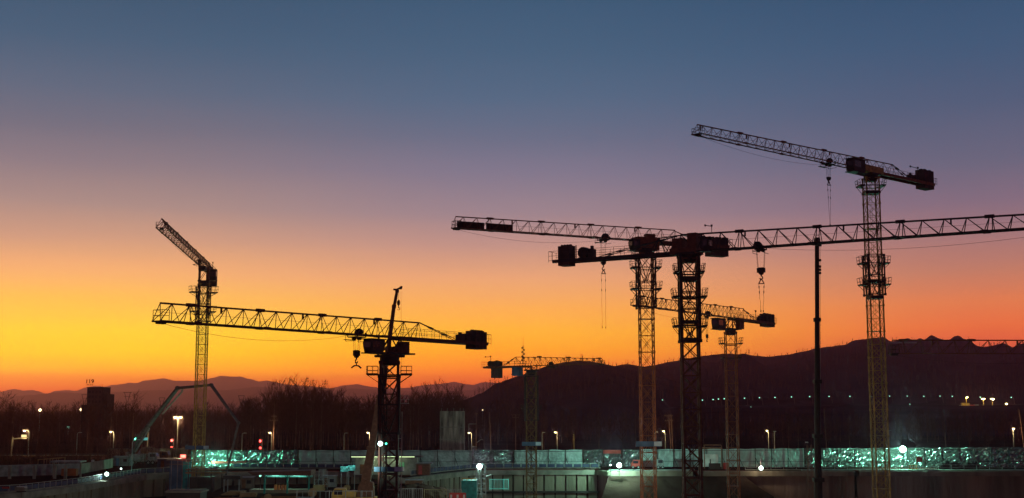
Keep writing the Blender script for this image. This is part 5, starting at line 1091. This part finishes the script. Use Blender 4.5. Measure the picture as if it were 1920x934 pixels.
# ---------------------------------------------------------------- trees
def bare(seed, hgt, upright, n1, n2, n3, mt, mc, rt=.16, twig=.022, low=.22):
    rnd = random.Random(seed); tr = MB(); cr = MB(); pts = [V((0, 0, 0))]; k = 7
    for i in range(1, k + 1): pts.append(V((pts[-1].x + rnd.uniform(-.18, .18), pts[-1].y + rnd.uniform(-.18, .18), hgt * i / k * .93)))
    for i in range(k): tr.bar(pts[i], pts[i + 1], 2 * rt * (1 - i / k * .85), 2 * rt * (1 - (i + 1) / k * .85), n=6)
    def at(f): f = f * k; i = min(k - 1, int(f)); return pts[i].lerp(pts[i + 1], f - i)
    for a in range(n1):
        f = low + (1 - low) * (a + rnd.random()) / n1 * .97; p = at(f); th = rnd.uniform(0, 6.283); L = hgt * (.34 * (1 - f) + .10) * rnd.uniform(.7, 1.25)
        tilt = upright + rnd.uniform(-.15, .15); d = V((math.cos(th) * math.cos(tilt), math.sin(th) * math.cos(tilt), math.sin(tilt)))
        q = p + d * L * .5; d2 = (d + V((0, 0, .35))).normalized(); e = q + d2 * L * .5
        w = rt * .55 * (1 - f * .6); cr.bar(p, q, w, w * .6, n=3); cr.bar(q, e, w * .6, twig, n=3)
        for b_ in range(n2):
            g = (b_ + rnd.random()) / n2; s = p.lerp(q, g * 2) if g < .5 else q.lerp(e, g * 2 - 1); th2 = rnd.uniform(0, 6.283)
            dd = (d2 + V((math.cos(th2), math.sin(th2), rnd.uniform(-.1, .6))) * .65).normalized(); L2 = L * rnd.uniform(.22, .5); r_ = s + dd * L2; cr.bar(s, r_, twig * 1.8, twig, n=3)
            for c__ in range(n3):
                s3 = s.lerp(r_, rnd.uniform(.2, 1)); cr.bar(s3, s3 + (dd + V((rnd.uniform(-.7, .7), rnd.uniform(-.7, .7), rnd.uniform(0, .6)))).normalized() * L2 * .55, twig * 1.1, twig * .7, n=3)
    return tr, cr
protos = []
for i in range(7):
    tr, cr = bare(20 + i, 20, .95 if i < 4 else .7, 30, 6, 3, M_BARK, M_BARK, rt=.17, twig=.04)
    t = thing('bare_tree', (0, 0, 0), 'x', 'tree'); tr.build('trunk', M_BARKP if i % 3 == 0 else M_BARK, t); cr.build('crown', M_BARK, t); protos.append(t)
used = set(); rnd = random.Random(3)
def tree_at(px, py_top, D, label, group, kind=None, rz=None, z0=0):
    i = rnd.randrange(7) if kind is None else kind; src = protos[i]
    o = src if i not in used else copy_tree(src); used.add(i)
    h_ = P(px, py_top, D).z - z0; o.location = (G(px, D).x, D, z0); s_ = h_ / 20 * 1.02; o.scale = (s_ * rnd.uniform(.8, 1.15),) * 2 + (s_,); o.rotation_euler = (0, 0, rnd.uniform(0, 6.28)); o['label'] = label; o['group'] = group
    return o
LBL = (('bare winter poplar in the tall belt behind the dull hoarding and site office', 'tall bare trees behind the hoarding'),
       ('bare winter tree in the low wood left of the yellow crane', 'low bare trees of the left wood'),
       ('bare winter tree in the dark wood below the nearer hill', 'bare trees below the hills'))
def topy(px):
    pr = [(-60, 752), (20, 746), (60, 754), (230, 752), (330, 754), (440, 753), (470, 748), (500, 739), (540, 733), (590, 734), (620, 739), (660, 744), (700, 746), (760, 743), (800, 740), (860, 744), (890, 752), (930, 745), (1000, 752), (1300, 775), (2000, 790)]
    for (a, ya), (c_, yc) in zip(pr, pr[1:]):
        if a <= px <= c_: return ya + (yc - ya) * (px - a) / (c_ - a)
    return 775
for k in range(115):
    px = 455 + (k + rnd.random()) / 115 * 425; D = rnd.uniform(425, 520); tree_at(px, topy(px) + rnd.uniform(-9, 12), D, *LBL[0])
for px, py in ((508, 716), (524, 712), (540, 708), (556, 705), (572, 708), (590, 712), (604, 713), (640, 728), (800, 716), (822, 712), (838, 718), (862, 722), (775, 724)): tree_at(px, py, rnd.uniform(520, 560), *LBL[0], kind=rnd.randrange(4))
tree_at(12, 735, 470, 'broad bare tree rising above the wood at the left picture edge', 'lone bare trees', kind=5)
tree_at(252, 733, 520, 'broad bare tree standing before the tallest pylon', 'lone bare trees', kind=6)
tree_at(952, 712, 900, 'bare tree on the slope of the nearer hill under the lowest crane', 'lone bare trees', kind=4)
for k in range(62):
    px = -20 + (k + rnd.random()) / 62 * 475; D = rnd.uniform(430, 700); tree_at(px, topy(px) + rnd.uniform(-3, 16), D, *LBL[1], kind=4 + rnd.randrange(3))
for k in range(66):
    px = 885 + (k + rnd.random()) / 66 * 1040; D = rnd.uniform(430, 600); tree_at(px, topy(px) + rnd.uniform(-4, 22) , D, *LBL[2])
for i, p_ in enumerate(protos):
    if i not in used: tree_at(700, 745, 500, *LBL[0], kind=i)
# far-off wood mass: simplified trees, one object each
def wood(name, n, fx, fd, ftop, label, segs=26, zg=lambda px, D: 0, thick=.10, seed=5):
    rnd = random.Random(seed); b = MB()
    for _ in range(n):
        px, D = fx(rnd), fd(rnd); z0 = zg(px, D); h_ = max(5, ftop(px, D, rnd) - z0); g = G(px, D, z0); w_ = thick * D / 700
        b.bar(g, g + V((rnd.uniform(-.4, .4), 0, h_)), w_ * 2.2, w_ * .7, n=3)
        for k in range(segs):
            f = rnd.uniform(.12, .97); p = g + V((0, 0, h_ * f)); L = h_ * (.30 * (1 - f) + .09) * rnd.uniform(.6, 1.3); th = rnd.uniform(0, 6.283); u_ = rnd.uniform(.5, 1.2)
            q = p + V((math.cos(th) * math.cos(u_), math.sin(th) * math.cos(u_), math.sin(u_))) * L; b.bar(p, q, w_ * .9, w_ * .45, n=3)
    return stuff(b.build(name, M_BARK), label, 'wood')
wood('distant_wood', 620, lambda r: r.uniform(-80, 1000), lambda r: r.uniform(600, 1000), lambda px, D, r: ZD(topy(px) + 6 + r.uniform(-4, 14), D) if px < 450 or px > 880 else ZD(748 + r.uniform(-4, 10), D), 'far bare wood along the horizon below the mountains', 26)
wood('scrub_wood', 420, lambda r: r.uniform(-60, 470), lambda r: r.uniform(405, 560), lambda px, D, r: r.uniform(5, 10), 'low dark scrub between the street and the left wood', 20, thick=.09, seed=9)
wood('hillside_wood', 620, lambda r: r.uniform(880, 2000), lambda r: r.uniform(560, 760), lambda px, D, r: r.uniform(9, 15), 'dark bare wood on the flat below the hills', 22, thick=.12, seed=11)
deps = bpy.context.evaluated_depsgraph_get()
def hill_ray(px, py):
    r = ray(px, py).normalized(); h_, loc, n_, i_, o_, _ = SC.ray_cast(deps, V((0, 0, H)) + r * 900, r); return loc if h_ and o_.name.startswith('hill') else None
bpy.context.view_layer.update(); deps = bpy.context.evaluated_depsgraph_get()
b = MB(); rnd = random.Random(2)
for _ in range(2600):
    px = rnd.uniform(880, 1925); loc = hill_ray(px, rnd.uniform(640, 752))
    if loc is None: continue
    s_ = loc.y / 1500; h_ = rnd.uniform(6, 11); b.bar(loc - V((0, 0, 1)), loc + V((0, 0, h_)), .5 * s_, .15 * s_, n=3)
    for k in range(9):
        f = rnd.uniform(.2, .9); p = loc + V((0, 0, h_ * f)); th = rnd.uniform(0, 6.28); b.bar(p, p + V((math.cos(th), math.sin(th), 1.3)) * rnd.uniform(1, 2.4), .22 * s_, .1 * s_, n=3)
stuff(b.build('hill_woods', M_BARK), 'bare scrub trees covering the dark hillsides', 'wood')
wood('roadside_scrub', 330, lambda r: r.uniform(-80, 340), lambda r: r.uniform(325, 365), lambda px, D, r: r.uniform(2, 4.2), 'low scrub behind the panel wall and trestles', 18, thick=.08, seed=13)

# ---------------------------------------------------------------- haze
hb = MB(); hb.box((0, 9700, 236), (64000, 19800, 504)); hz = hb.build('haze', mat('haze_tmp', (1, 1, 1)))
hm = bpy.data.materials.new('haze_air'); hm.use_nodes = True; ht = hm.node_tree; ht.nodes.clear(); vo = ht.nodes.new('ShaderNodeVolumePrincipled'); oo = ht.nodes.new('ShaderNodeOutputMaterial'); ht.links.new(vo.outputs[0], oo.inputs['Volume'])
vo.inputs['Density'].default_value = SIG; vo.inputs['Color'].default_value = (1, .50, .78, 1); vo.inputs['Anisotropy'].default_value = .89
hz.data.materials.clear(); hz.data.materials.append(hm); hz['kind'] = 'stuff'; hz['label'] = 'thin evening haze over the valley'
bpy.data.materials.remove(MATS['haze_tmp'])
